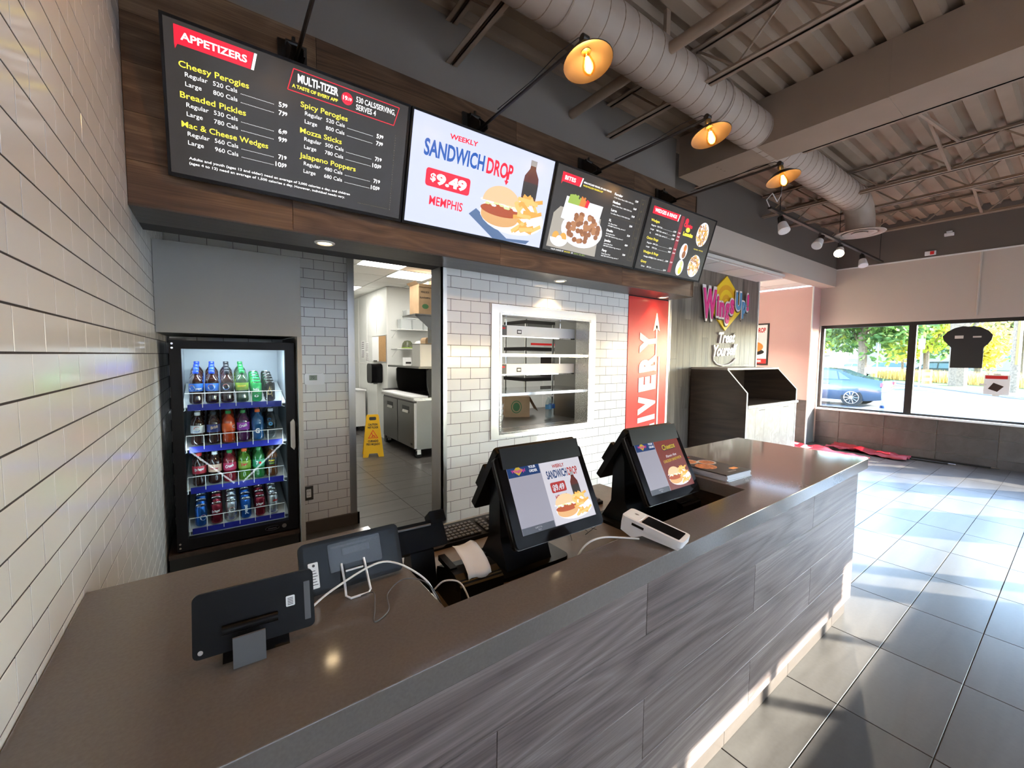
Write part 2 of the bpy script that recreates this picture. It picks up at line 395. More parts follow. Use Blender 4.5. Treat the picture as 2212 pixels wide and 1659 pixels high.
# ------------------------------------------------------------------ left wall
wl = struct(MB().box(XL-.16, XL-.0010, -1.9, YB+.15, 0, HZ+.1).build('wall_left', 'grout_dark'))
pieces(wl, 'wall_tile', bond(-1.8, YB-.01, .0, HZ, 2*T, T, 1.1165, ZR, .0040), 'X', XL, 'tile_white', jit=.0002, c=.0005)
# ------------------------------------------------------------------ back wall with the thermostat (recessed beside the passage)
wb = struct(MB().box(XL-.1, 1.0, YB+.0010, YB+.15, 0, 2.76).build('wall_back', 'grout_dark'))
pieces(wb, 'wall_tile', bond(XL, .955, .10, 2.70, 2*T, T, -.2616, ZR, .0030), 'Y', YB, 'tile_white', jit=.0002, c=.0005)
o = struct(MB().box(.955, 1.012, YB-.012, YB+.16, .1, 2.7).build('trim_1', 'stainless'))
bb = struct(MB().box(.55, 1.03, YB-.022, YB-.001, 0, .105).box(1.0121, 1.03, YB-.022, YB+.15, 0, .105).build('baseboard_back', 'wainscot_tile'))
# ------------------------------------------------------------------ service wall with the pass window
WX0, WX1, WZ0, WZ1 = 1.667, 2.770, .905, 1.916
IX0, IX1, IZ0, IZ1 = 1.757, 2.685, .951, 1.842
m = MB()
m.box(1.275, IX0-.02, YN+.0010, YN+.15, 0, HZ).box(IX1+.02, 3.88, YN+.0010, YN+.15, 0, HZ).box(IX0-.02, IX1+.02, YN+.0010, YN+.15, 0, IZ0-.02).box(IX0-.02, IX1+.02, YN+.0010, YN+.15, IZ1+.02, HZ)
m.box(XL-.1, 1.275, YN+.0010, YN+.15, 2.134, HZ)
ws = struct(m.build('wall_service', 'grout_dark'))
pieces(ws, 'wall_tile', bond(1.303, 3.217, .10, 2.134, 2*T, T, 1.3362+T, ZR, .0030, holes=[(WX0, WX1, WZ0, WZ1)]), 'Y', YN, 'tile_white', jit=.0002, c=.0005)
bs = struct(MB().box(1.275, 3.86, YN-.02, YN-.001, 0, .105).build('baseboard_service', 'wainscot_tile'))
o = struct(MB().box(1.262, 1.303, YN-.008, YN+.005, .1, 2.133).box(1.262, 1.274, YN-.008, YN+.155, .1, 2.133).build('trim_2', 'stainless'))
o = struct(MB().box(3.848, 3.89, YN-.008, YN+.005, 0, 2.133).box(3.881, 3.89, YN-.008, YN+.155, 0, 2.133).build('trim_3', 'stainless'))
# upper wall skin above the bulkhead
wu = struct(MB().box(XL, 3.88, YN-.012, YN+.0008, 2.2, HZ).box(XL, 3.88, YN-.05, YN-.012, 3.02, 3.20).build('wall_upper', 'paint_grey'))
# ------------------------------------------------------------------ bulkhead
bk = struct(MB().box(XL, 3.815, 2.322, YN-.052, 2.142, 3.078).build('wall_bulkhead', 'black_metal'))
prow = [2.134, 2.31, 2.50, 2.69, 2.88, 3.083]
rects = []
for k in range(5):
    off = [.33, -.2, .62, .05, .45][k]
    x = XL+.001
    cuts = [XL+.001]+[v for v in (off+1.22*i for i in range(5)) if XL+.1 < v < 3.75]+[3.816]
    for a, b in zip(cuts[:-1], cuts[1:]): rects.append((a+.0006, b-.0006, prow[k]+.0005, prow[k+1]-.0005))
pieces(bk, 'plank', rects, 'Y', 2.31, 'wood_brown', t=.012, c=.0008)
MB().box(XL+.001, 3.828, 2.3105, YN-.0125, 2.128, 2.1415).build('soffit_panel', 'wood_soffit', bk)
MB().box(3.8155, 3.829, 2.306, YN-.014, 2.1285, 3.085).build('end_panel', 'laminate_dark', bk)
# ------------------------------------------------------------------ roof deck, window wall, front wall
prof = []; y = -1.9
while y < 2.75:
    prof += [(y, HZ), (y+.085, HZ), (y+.105, HZ+.045), (y+.165, HZ+.045)]; y += .185
prof.append((y, HZ))
vs = []; fs = []
for (a, b) in prof: vs += [(XL-.2, a, b), (9.3, a, b)]
for i in range(len(prof)-1): fs.append((2*i, 2*i+2, 2*i+3, 2*i+1))
n0 = len(vs); vs += [(XL-.2, -2, HZ+.12), (9.3, -2, HZ+.12), (9.3, 2.9, HZ+.12), (XL-.2, 2.9, HZ+.12)]; fs.append((n0, n0+1, n0+2, n0+3))
struct(MB().add(vs, fs).build('ceiling', 'deck_paint'))
# window wall (right)
GY = [2.935, 1.715, .40, -.10, -1.55]
m = MB().box(XW, XW+.2, -1.9, 3.0, -.1, SILL-.03).box(XW, XW+.2, -1.9, 3.0, HEAD, 3.12).box(XW, XW+.2, 2.935, 3.0, SILL-.03, HEAD).box(XW, XW+.2, -.45, -.10, SILL-.03, HEAD).box(XW, XW+.2, -1.9, -1.55, SILL-.03, HEAD)
wr = struct(m.build('wall_right', 'paint_beige'))
MB().box(XW-.012, XW, -1.9, 2.95, 3.115, 3.135).build('ledge', 'trim_white', wr)
MB().box(XW-.004, XW+.2, -1.9, 3.0, 3.136, HZ+.05).build('upper_band', 'paint_taupe', wr)
MB().cyl((XW-.012, 1.02, 2.2), (XW-.012, 1.02, 3.11), .011, n=8).build('conduit', 'paint_beige', wr)
rects = []
for k, (a, b) in enumerate([(.03, .125), (.128, .408), (.411, .64)]):
    yy = [3.0, 2.571, 1.957, 1.332, .705, .08, -.54, -1.17, -1.8]
    for c0, c1 in zip(yy[1:], yy[:-1]): rects.append((c0+.003, min(c1, 2.93)-.003, a if k else .0, b))
pieces(wr, 'wainscot_tile', rects, 'x', XW-.012, 'wainscot_tile', t=.012, c=.001)
MB().box(XW-.03, XW+.06, -1.8, 2.935, SILL-.03, SILL-.002).build('sill', 'trim_white', wr)
def window(nm, y0, y1, mull=()):
    w_ = struct(bpy.data.objects.new(nm, None)); COL.objects.link(w_)
    f = .045
    MB().box(XW+.05, XW+.12, y0, y1, SILL, SILL+.03).box(XW+.05, XW+.12, y0, y1, HEAD-.055, HEAD-.001).box(XW+.05, XW+.12, y0, y0+f, SILL+.03, HEAD-.055).box(XW+.05, XW+.12, y1-f, y1, SILL+.03, HEAD-.055).build('frame', 'black_metal', w_)
    MB().box(XW+.08, XW+.088, y0+f, y1-f, SILL+.03, HEAD-.055).build('pane', 'glass_window', w_)
    return w_
window('window_1', 1.700, 2.934)
window('window_2', .346, 1.699)
window('window_3', -.098, .345)
window('window_4', -1.548, -.452)
# pilaster (red bounce light in its colour) and wall beyond
MB().box(8.66, XW-.002, 2.955, 6.0, .62, 2.83).build('wall_pilaster', 'beige_red_bounce')
wp = struct(bpy.data.objects['wall_pilaster'])
rects = []
for (a, b) in [(.0, .30), (.303, .61), (.613, .80)]:
    for c0 in (2.957, 3.57, 4.18, 4.79): rects.append((c0, c0+.607, a, b))
MB().box(8.672, XW-.002, 2.956, 6.0, 0, .80).build('wainscot_base', 'grout_floor', wp)
pieces(wp, 'wainscot_tile', rects, 'x', 8.655, 'wainscot_tile', t=.012, c=.001)
MB().box(8.652, 8.69, 2.938, 2.9545, 0, 2.83).build('corner_trim', 'trim_white', wp)
# header above the alcove + dropped ceiling
hd = struct(MB().box(3.881, XW-.006, 2.74, 2.96, 2.828, 3.14).build('wall_header', 'paint_beige'))
MB().box(3.881, XW-.006, 2.752, 2.96, 3.1405, HZ).build('upper_band', 'paint_taupe', hd)
dc = struct(MB().box(3.95, 8.66, 2.962, 6.0, 2.858, 2.89).build('ceiling_alcove', 'tbar'))
rects = []
for i in range(9):
    for j in range(6):
        x0, y0 = 3.95+i*.61, 2.97+j*.61
        if x0 < 8.6: rects.append((x0+.012, min(x0+.598, 8.65), y0+.012, y0+.598))
pieces(dc, 'ceiling_tile', rects, 'z', 2.850, 'ceiling_tile', t=.006, c=.001)
mt = MB()
for i in range(9): mt.box(3.95+i*.61-.012, 3.95+i*.61+.012, 2.962, 6.0, 2.8465, 2.8575)
for j in range(6): mt.box(3.95, 8.655, 2.97+j*.61-.008, 2.97+j*.61+.012, 2.8467, 2.8573)
mt.build('grid', 'tbar', dc)
# wood accent wall
YW = 3.17
wa = struct(MB().box(4.76, 7.10, YW+.012, YW+.18, 0, 2.855).build('wall_accent', 'black_metal'))
rects = []
pw = .152
seams = [1.52, 2.35, .85, 1.30, 2.1, .62, 1.45, 2.5, 1.02, 1.75, .72, 1.45, 2.2, 1.45, .9, 1.9]
for i in range(16):
    a = 4.76+i*pw; b = min(a+pw, 7.10)
    if b-a < .01: continue
    z_ = [0]+sorted({seams[i], seams[i]-1.2 if seams[i] > 1.4 else seams[i]+1.2})+[2.84]
    z_ = [q for q in z_ if 0 <= q <= 2.84]
    for c0, c1 in zip(z_[:-1], z_[1:]):
        if c1-c0 > .02: rects.append((a+.0008, b-.0008, c0+.0008, c1-.0008))
pieces(wa, 'plank', rects, 'Y', YW, 'plank_wall', t=.0115, c=.001)
MB().box(7.101, 7.13, YW-.012, YW+.185, 0, 2.855).build('corner_trim', 'trim_white', wa)
MB().box(4.70, 4.758, YW-.012, YW+.185, 0, 2.855).build('edge_trim', 'stainless', wa)
struct(MB().box(4.50, 4.70, YW+.03, YW+.16, 0, 2.855).build('wall_alcove', 'paint_beige'))
struct(MB().box(7.03, 9.2, 6.0, 6.1, 0, 2.9).build('wall_far', 'beige_red_bounce'))
# front (street) wall behind the camera: piers, door, glazing; translucent film added to soften and cut the sun
YF = -1.8
m = MB().box(XL-.16, -.05, YF-.2, YF, -.1, HZ).box(-.05, 9.26, YF-.2, YF, 2.72, HZ).box(-.05, 5.60, YF-.2, YF, -.1, .66).box(7.19, 8.05, YF-.2, YF, -.1, 2.72).box(8.05, 9.26, YF-.2, YF, -.1, .66).box(5.60, 5.69, YF-.2, YF, -.1, 2.72)
struct(m.build('wall_front', 'paint_beige'))
w5 = struct(bpy.data.objects.new('window_5', None)); COL.objects.link(w5)
m = MB().box(-.05, 5.6, YF-.12, YF-.06, .66, .70).box(-.05, 5.6, YF-.12, YF-.06, 2.68, 2.72)
for x in (-.05, .85, 1.75, 2.6, 3.35, 4.1, 4.85, 5.565): m.box(x, x+.035, YF-.12, YF-.06, .70, 2.68)
m.build('frame', 'black_metal', w5)
MB().box(-.05, 5.6, YF-.095, YF-.089, .70, 2.68).build('pane', 'glass_window', w5)
MB().box(-.04, 5.56, YF-.0865, YF-.085, .70, 1.40).box(-.04, 5.05, YF-.0865, YF-.085, 1.66, 2.68).box(5.05, 5.56, YF-.0865, YF-.085, 1.85, 2.68).box(-.04, 3.1, YF-.0865, YF-.085, 1.40, 1.66).build('added_light_film', 'film_translucent', w5)
d1 = struct(bpy.data.objects.new('door_1', None)); COL.objects.link(d1)
m = MB()
for x0, x1 in ((5.69, 6.06), (6.10, 7.19)):
    m.box(x0, x0+.05, YF-.12, YF-.06, .0, 2.3).box(x1-.05, x1, YF-.12, YF-.06, 0, 2.3).box(x0, x1, YF-.12, YF-.06, 2.25, 2.32).box(x0, x1, YF-.12, YF-.06, 0, .2)
m.box(5.69, 7.19, YF-.12, YF-.06, 2.68, 2.72)
m.build('frame', 'black_metal', d1)
MB().box(5.69, 7.19, YF-.095, YF-.089, .1, 2.7).build('pane', 'glass_window', d1)
MB().box(5.70, 7.18, YF-.0865, YF-.085, 1.82, 2.69).build('added_light_film', 'film_translucent', d1)
w6 = struct(bpy.data.objects.new('window_6', None)); COL.objects.link(w6)
MB().box(8.05, 9.06, YF-.12, YF-.06, .66, .70).box(8.05, 9.06, YF-.12, YF-.06, 2.68, 2.72).box(8.05, 8.09, YF-.12, YF-.06, .7, 2.68).box(9.02, 9.06, YF-.12, YF-.06, .7, 2.68).build('frame', 'black_metal', w6)
MB().box(8.09, 9.02, YF-.095, YF-.089, .7, 2.68).build('pane', 'glass_window', w6)
MB().box(8.09, 9.02, YF-.0865, YF-.085, 1.85, 2.68).build('added_light_film', 'film_translucent', w6)
# ------------------------------------------------------------------ menu screens
S_ = .33
for n, c, s in (('scr_dark', (.045, .038, .033), .55), ('scr_blue', (.70, .75, 1.0), .60), ('scr_white', (1, 1, 1), .95), ('scr_yellow', (.95, .80, .06), .85),
                ('scr_red', (.85, .015, .04), .75), ('scr_navy', (.02, .10, .42), .7), ('scr_bun', (.75, .42, .17), .65), ('scr_bun2', (.85, .58, .33), .65), ('scr_patty', (.48, .09, .025), .6),
                ('scr_slaw', (.72, .80, .38), .65), ('scr_fry', (.80, .42, .08), .65), ('scr_fry2', (.90, .58, .18), .65), ('scr_cola', (.14, .03, .02), .5), ('scr_plate', (.86, .87, .93), .7),
                ('scr_denim', (.12, .20, .38), .55), ('scr_bite', (.42, .16, .06), .5), ('scr_bite2', (.62, .28, .12), .5), ('scr_cloth', (.55, .50, .43), .5), ('scr_green', (.42, .60, .10), .55),
                ('scr_orange', (.85, .28, .06), .55), ('scr_pinkbar', (.40, .03, .05), .5), ('scr_line', (.30, .24, .10), .4), ('scr_grey', (.35, .35, .36), .6)):
    emit(n, c, s*S_)
TVA = math.asin(.16/.568)
BR_X = [.343, 1.322, 2.297, 3.232]
class Print:
    """flat print on a panel: u right, v up, layered a hair above the panel"""
    def __init__(s, parent, plane='XZ', w0=.0012): s.p = parent; s.L = {}; s.w = w0; s.plane = plane
    def _mb(s, m, nm):
        k = (m, nm)
        if k not in s.L: s.L[k] = MB()
        return s.L[k]
    def text(s, m, t, u, v, h, wd=None, nm='lettering', **k):
        mb = MB(); r = put_text(mb, t, u, v, h, wd, w=k.pop('w', s.w), plane=s.plane, **k); mb.build(nm, m, s.p); return r
    def poly(s, m, pts, nm='graphic', dw=0.0):
        n = len(pts); w = s.w+dw
        ar = sum(pts[i][0]*pts[(i+1) % n][1]-pts[(i+1) % n][0]*pts[i][1] for i in range(n))
        if ar < 0: pts = pts[::-1]
        f = {'XZ': lambda u, v: (u, -w, v), 'XY': lambda u, v: (u, v, w)}[s.plane]
        s._mb(m, nm).add([f(u, v) for u, v in pts], [tuple(range(n))])
    def line(s, m, a, b, t, nm='graphic', dw=0.0):
        d = Vector((b[0]-a[0], b[1]-a[1])); d.normalize(); n = Vector((-d.y, d.x))*(t/2)
        s.poly(m, [(a[0]+n.x, a[1]+n.y), (a[0]-n.x, a[1]-n.y), (b[0]-n.x, b[1]-n.y), (b[0]+n.x, b[1]+n.y)], nm, dw)
    def frame(s, m, pts, t, nm='graphic'):
        for a, b in zip(pts, pts[1:]+pts[:1]): s.line(m, a, b, t, nm)
    def flush(s):
        for (m, nm), mb in s.L.items():
            o = mb.build(nm, m, s.p)
            if nm in ('dot_leaders', 'food_picture'): o['kind'] = 'stuff'
def dots(P, u0, u1, v, m='scr_white', step=.0052, r=.0011):
    u = u0
    while u < u1: P.poly(m, [(u-r, v-r), (u+r, v-r), (u+r, v+r), (u-r, v+r)], 'dot_leaders'); u += step
def banner(P, u0, u1, v0, v1, txt, tu, te, tb, th, slant=.012, tail=True):
    P.poly('scr_red', [(u0, v0), (u1-.012, v0), (u1-.012+slant, v1), (u0, v1)], 'banner')
    if tail: P.poly('scr_red', [(u0, v0), (u0+.010, v0), (u0+.002, v0-.018)], 'banner')
    P.poly('scr_white', [(u1-.010, v0), (u1, v0), (u1+slant, v1), (u1-.010+slant, v1)], 'lettering', .0002)
    P.text('scr_white', txt, tu, tb, th, te-tu, bold=.025, w=P.w+.0003)
def cola_roundel(P, m1, m2, m3, cx, cy, r, nm='graphic'):
    P.poly(m3, circ(cx, cy, r), nm, .0002)
    P.poly(m1, circ(cx, cy, r*.94, n=16, a0=15, a1=190), nm, .0003)
    P.poly(m2, circ(cx, cy, r*.94, n=16, a0=205, a1=350), nm, .0003)
def burger(P, cx, cy, s=1.0, w=.14):
    P.poly('scr_plate', circ(cx+.10*s, cy-.03*s, .25*s, .105*s), 'food_picture', .0002)
    P.poly('scr_bun', circ(cx, cy-.045*s, w*s, .06*s, 20, 180, 360), 'food_picture', .0004)
    P.poly('scr_bun', [(cx-w*s, cy-.045*s), (cx+w*s, cy-.045*s), (cx+w*s, cy-.02*s), (cx-w*s, cy-.02*s)], 'food_picture', .0004)
    P.poly('scr_patty', circ(cx, cy-.012*s, w*1.06*s, .034*s), 'food_picture', .0006)
    random.seed(3)
    for i in range(26):
        a = cx+random.uniform(-w, w)*s; b = cy+.022*s+random.uniform(-.012, .014)*s
        P.poly('scr_slaw' if i % 3 else 'scr_plate', circ(a, b, .02*s, .008*s, 6), 'food_picture', .0008)
    P.poly('scr_bun2', circ(cx, cy+.03*s, w*s, .10*s, 20, 0, 180), 'food_picture', .0010)
    for i in range(22):
        a = cx+.21*s+random.uniform(-.09, .075)*s; b = cy+random.uniform(-.09, .09)*s; an = random.uniform(-1.0, .9); l = .055*s
        d = (math.cos(an)*l, math.sin(an)*l); P.line('scr_fry2' if i % 2 else 'scr_fry', (a-d[0], b-d[1]), (a+d[0], b+d[1]), .024*s, 'food_picture', .0010+.00001*i)
def softdrink(P, cx, z0, h, r):
    k = h/.21
    P.poly('scr_cola', [(cx-r, z0), (cx+r, z0), (cx+r, z0+.10*k), (cx+r*.95, z0+.125*k), (cx+r*.42, z0+.165*k), (cx+r*.36, z0+.185*k), (cx-r*.36, z0+.185*k), (cx-r*.42, z0+.165*k), (cx-r*.95, z0+.125*k), (cx-r, z0+.10*k)], 'drink_picture', .0003)
    P.poly('scr_grey', [(cx-r*.42, z0+.183*k), (cx+r*.42, z0+.183*k), (cx+r*.42, z0+.212*k), (cx-r*.42, z0+.212*k)], 'drink_picture', .0004)
    P.poly('scr_dark', [(cx-r*1.02, z0+.02*k), (cx+r*1.02, z0+.02*k), (cx+r*1.02, z0+.095*k), (cx-r*1.02, z0+.095*k)], 'drink_picture', .0005)
    cola_roundel(P, 'scr_red', 'scr_navy', 'scr_white', cx-r*.25, z0+.058*k, r*.55, 'drink_picture')
def tv(i, label, bg):
    x0 = [-.136, .862, 1.858, 2.854][i]
    t = thing('menu_screen', label, 'screen', (x0, 2.27, CAMH+.738), (TVA, 0, 0), 'menu screens over the service counter')
    W, H = .992, .568
    b = .011
    MB().box(.002, W, .002, .045, 0, H).build('housing', 'black_plastic', t)
    MB().box(.002, W, -.004, .002, 0, b+.004).box(.002, W, -.004, .002, H-b, H).box(.002, .002+b, -.004, .002, b+.004, H-b).box(W-b, W, -.004, .002, b+.004, H-b).build('bezel', 'black_plastic', t)
    MB().box(.002+b, W-b, -.0005, .0015, b+.004, H-b).build('display', bg, t)
    MB().box(.3, .7, .045, .058, .1, .45).build('mount_plate', 'black_metal', t)
    return t
t1 = tv(0, 'leftmost menu screen, dark, headed APPETIZERS', 'scr_dark'); P = Print(t1)
banner(P, .044, .306, .479, .542, 'APPETIZERS', .064, .282, .498, .025)
def item(u, v, name, r1, c1, p1, c2, p2, nw, ind=.0185):
    P.text('scr_yellow', name, u, v, .0215, nw, bold=.012)
    for k, (nm, c, p_) in enumerate((('Regular', c1, p1), ('Large', c2, p2))):
        vv = v-.029-.0325*k
        P.text('scr_white', nm, u+ind, vv, .0160, .073 if nm == 'Regular' else .052)
        P.text('scr_white', c+' Cals', u+ind+.0905, vv, .0160, .083)
        dots(P, u+ind+.187, u+ind+.311, vv+.001)
        a, b = p_.split('.'); bw = .012*len(a)+.002
        P.text('scr_white', a+'.', u+.345-(.011 if len(a) > 1 else 0), vv-.001, .0185, bw+.004, bold=.02)
        P.text('scr_white', b, u+.345+.015, vv+.003, .0135, .019, bold=.03)
item(.054, .405, 'Cheesy Perogies', 0, '520', '5.99', '800', '7.99', .234)
item(.054, .299, 'Breaded Pickles', 0, '530', '6.49', '780', '9.99', .222)
item(.054, .194, 'Mac & Cheese Wedges', 0, '560', '7.19', '960', '10.59', .305)
item(.486, .402, 'Spicy Perogies', 0, '520', '5.99', '800', '7.99', .204)
item(.486, .297, 'Mozza Sticks', 0, '500', '7.19', '780', '10.59', .182)
item(.486, .193, 'Jalapeno Poppers', 0, '480', '7.19', '680', '10.59', .254)
P.frame('scr_red', [(.455, .539), (.433, .453), (.912, .451), (.934, .536)], .0035)
P.text('scr_white', 'MULTI-TIZER', .472, .494, .031, .171, bold=.03)
P.text('scr_yellow', 'A TASTE OF EVERY APP', .450, .468, .0125, .192, bold=.035)
P.poly('scr_red', circ(.683, .496, .026), 'graphic', .0002); P.text('scr_white', '19', .664, .489, .017, .020, bold=.02, w=.0018); P.text('scr_white', '.19', .684, .491, .012, .019, bold=.02, w=.0018)
P.text('scr_white', '530 CALS/SERVING,', .724, .497, .023, .191, bold=.01); P.text('scr_white', 'SERVES 4', .725, .465, .023, .095, bold=.01)
P.text('scr_white', 'Adults and youth (ages 13 and older) need an average of 2,000 calories a day, and children', .073, .077, .0098, .646, bold=.01)
P.text('scr_white', '(ages 4 to 12) need an average of 1,500 calories a day. However, individual needs vary.', .073, .058, .0098, .622, bold=.01)
for k in range(32): P.poly('scr_line', [(.925, .05+.0115*k), (.927, .05+.0115*k), (.927, .054+.0115*k), (.925, .054+.0115*k)])
for k in range(16): P.poly('scr_line', [(.76+.010*k, .05), (.764+.010*k, .05), (.764+.010*k, .052), (.76+.010*k, .052)])
P.flush()
t2 = tv(1, 'bright lavender menu screen advertising a sandwich for $9.49', 'scr_blue'); P = Print(t2)
P.text('scr_red', 'WEEKLY', .228, .482, .024, .178, bold=.03, slope=.03)
P.text('scr_navy', 'SANDWICH', .087, .368, .078, .378, bold=.03, slope=.02); P.text('scr_red', 'DROP', .482, .372, .080, .190, bold=.03)
P.poly('scr_red', [(.628, .41), (.640, .41), (.640, .36), (.650, .36), (.634, .335), (.618, .36), (.628, .36)], 'arrow')
P.poly('scr_red', rrect(.112, .390, .218, .310, .016), 'price_box', .0001); P.text('scr_white', '$', .140, .250, .036, .032, bold=.03, w=.0018); P.text('scr_white', '9.49', .176, .240, .050, .192, bold=.05, w=.0018)
P.text('scr_red', 'MEMPHIS', .147, .126, .046, .212, bold=.02)
P.poly('scr_denim', [(.405, .125), (.45, .165), (.70, .03), (.885, .045), (.86, .02), (.60, .012)], 'graphic', .0001)
softdrink(P, .818, .285, .232, .058); burger(P, .625, .195)
P.flush()
t3 = tv(2, 'dark menu screen headed BITES with a bowl of breaded bites pictured', 'scr_dark'); P = Print(t3)
banner(P, .066, .244, .463, .521, 'BITES', .092, .190, .479, .024, .014)
P.text('scr_white', 'MEALS INCLUDE VEGGIES, DIP AND WEDGES', .266, .494, .0105, .285, bold=.02); P.text('scr_yellow', 'PACKS INCLUDE VEGGIES & DIP', .266, .474, .0105, .198, bold=.02)
P.poly('scr_cloth', [(.04, .04), (.525, .033), (.505, .30), (.10, .31), (.05, .26)], 'food_picture')
P.poly('scr_plate', [(.139, .385), (.50, .385), (.48, .20), (.12, .24)], 'food_picture', .0001)
P.poly('scr_plate', circ(.255, .355, .10, .045, 18, 180, 360), 'food_picture', .0002)
random.seed(5)
for i in range(14): a = .165+i*.0135; P.line(['scr_green', 'scr_green', 'scr_orange', 'scr_red'][min(3, i//4)], (a, .345), (a+.01, .385+random.uniform(0, .025)), .017, 'food_picture', .0003+.00001*i)
P.poly('scr_plate', circ(.345, .190, .205, .118), 'food_picture', .0005)
for i in range(60):
    a = random.uniform(0, 6.28); q = math.sqrt(random.random()); P.poly('scr_bite' if i % 2 else 'scr_bite2', circ(.345+.165*q*math.cos(a), .205+.092*q*math.sin(a), .024, .019, 7), 'food_picture', .0006+.00001*i)
P.poly('scr_plate', circ(.14, .105, .083, .055, 18, 180, 360), 'food_picture', .0014); P.poly('scr_fry', circ(.105, .115, .032, .034, 12), 'food_picture', .0012); P.poly('scr_fry', circ(.175, .115, .032, .034, 12), 'food_picture', .0012); P.poly('scr_plate', circ(.14, .095, .03, .03, 12), 'food_picture', .0013)
P.text('scr_white', 'YOUR CHOICE OF', .085, .022, .0095, .12); P.text('scr_yellow', 'SAUCES', .212, .022, .0095, .06); P.text('scr_white', 'OR', .28, .022, .0095, .02); P.text('scr_green', 'DRY RUBS', .31, .022, .0095, .11)
for nm, v, sub, sub2, pr, rg, nw in (('Regular', .488, '1/2 lb. Bites Meal | 830-1130 Cals', None, '12.99', '1', .090), ('Medium', .433, '3/4 lb. Bites Meal | 1000-1320 Cals', None, '16.49', '1', .082), ('Large', .377, '1 lb. Bites Meal | 1170-1560 Cals', None, '19.99', '1', .062),
                             ('XL', .305, 'XL Bites Pack', '670-880 Cals/serving, serves 2', '25.99', '1-2', .026), ('Double', .233, 'Double Bites Pack', '600-780 Cals/serving, serves 3', '37.49', '2-3', .070), ('Jumbo', .160, 'Jumbo Bites Pack', '600-800 Cals/serving, serves 4', '48.99', '3-5', .070), ('Party', .086, 'Party Bites Pack', '600-780 Cals/serving, serves 7', '70.99', '5-7', .052)):
    P.text('scr_white', nm, .588, v, .0165, nw, bold=.02); P.text('scr_white', sub, .590, v-.020, .0088, .222 if not sub2 else .10)
    if sub2: P.text('scr_white', sub2, .590, v-.036, .0088, .20)
    P.text('scr_white', pr, .826, v, .0135, .033, bold=.02); P.text('scr_line', rg, .915, v-.004, .0135, .009*len(rg))
P.frame('scr_line', [(.895, .52), (.945, .52), (.945, .06), (.895, .06)], .0018)
P.line('scr_line', (.587, .343), (.945, .343), .0012)
P.flush()
t4 = tv(3, 'rightmost menu screen, dark, headed WEDGES & RINGS', 'scr_dark'); P = Print(t4)
banner(P, .063, .420, .455, .512, 'WEDGES & RINGS', .086, .388, .473, .026, .012, False)
P.poly('scr_pinkbar', [(.452, .509), (.498, .509), (.505, .037), (.458, .037)], 'graphic')
def it4(v, nm, nw, rows):
    P.text('scr_yellow', nm, .069, v, .0195, nw, bold=.012)
    for k, (a, c, p_, q_) in enumerate(rows):
        vv = v-.033-.0305*k
        P.text('scr_white', a, .088, vv, .0115, .012*len(a)*.75); P.text('scr_white', c, .165, vv, .0115, .0085*len(c)); dots(P, .175+.0085*len(c), .388, vv, step=.0075)
        P.text('scr_white', p_, .395, vv, .0125, .036, bold=.02)
        if q_: P.text('scr_white', q_, .461, vv, .0115, .034, w=.0016)
it4(.397, 'Wedges', .112, [('Regular', '520 Cals', '6.79', '7.79'), ('Large', '980 Cals, serves 2', '8.99', '9.99'), ('XL', '1970 Cals, serves 3', '12.99', '14.49')])
it4(.259, 'Onion Rings', .155, [('Regular', '330 Cals', '6.79', '7.79'), ('Large', '770 Cals', '9.99', '10.99')])
it4(.149, 'Wedges & Rings', .205, [('Wedges & Rings', '    1140 Cals, serves 2', '12.99', '13.99')])
it4(.071, 'Gravy', .075, [('Gravy', '80 Cals', '2.19', None)])
P.text('scr_red', 'Cajunize', .515, .435, .030, .13, bold=.06); P.text('scr_white', 'or', .565, .412, .012, .014); P.text('scr_yellow', 'Lemonize', .535, .365, .030, .15, bold=.06)
P.poly('scr_red', circ(.545, .480, .024), 'graphic'); P.poly('scr_yellow', circ(.59, .415, .03, .02), 'graphic')
for cx, cy, rx, ry in ((.825, .415, .092, .105), (.83, .135, .092, .10)):
    P.poly('scr_plate', circ(cx, cy, rx, ry), 'food_picture', .0001)
    for i in range(40):
        a = random.uniform(0, 6.28); q = math.sqrt(random.random())*.85; an = random.uniform(0, 3); l = .022
        P.line(('scr_bite2', 'scr_fry', 'scr_fry2')[i % 3], (cx+rx*q*math.cos(a)-l*math.cos(an), cy+ry*q*math.sin(a)-l*math.sin(an)), (cx+rx*q*math.cos(a)+l*math.cos(an), cy+ry*q*math.sin(a)+l*math.sin(an)), .014, 'food_picture', .0002+.00001*i)
for cx, cy, c1, c2 in ((.615, .235, 'scr_orange', 'scr_bite'), (.62, .095, 'scr_slaw', 'scr_yellow')):
    P.poly('scr_plate', circ(cx, cy, .055, .07), 'food_picture'); P.poly(c1, circ(cx+.01, cy+.03, .022, .03), 'food_picture', .0002); P.poly(c2, circ(cx+.012, cy-.025, .026, .032), 'food_picture', .0003)
P.text('scr_yellow', 'POUTINE - 1140 CALS', .755, .275, .0105, .15)
P.flush()
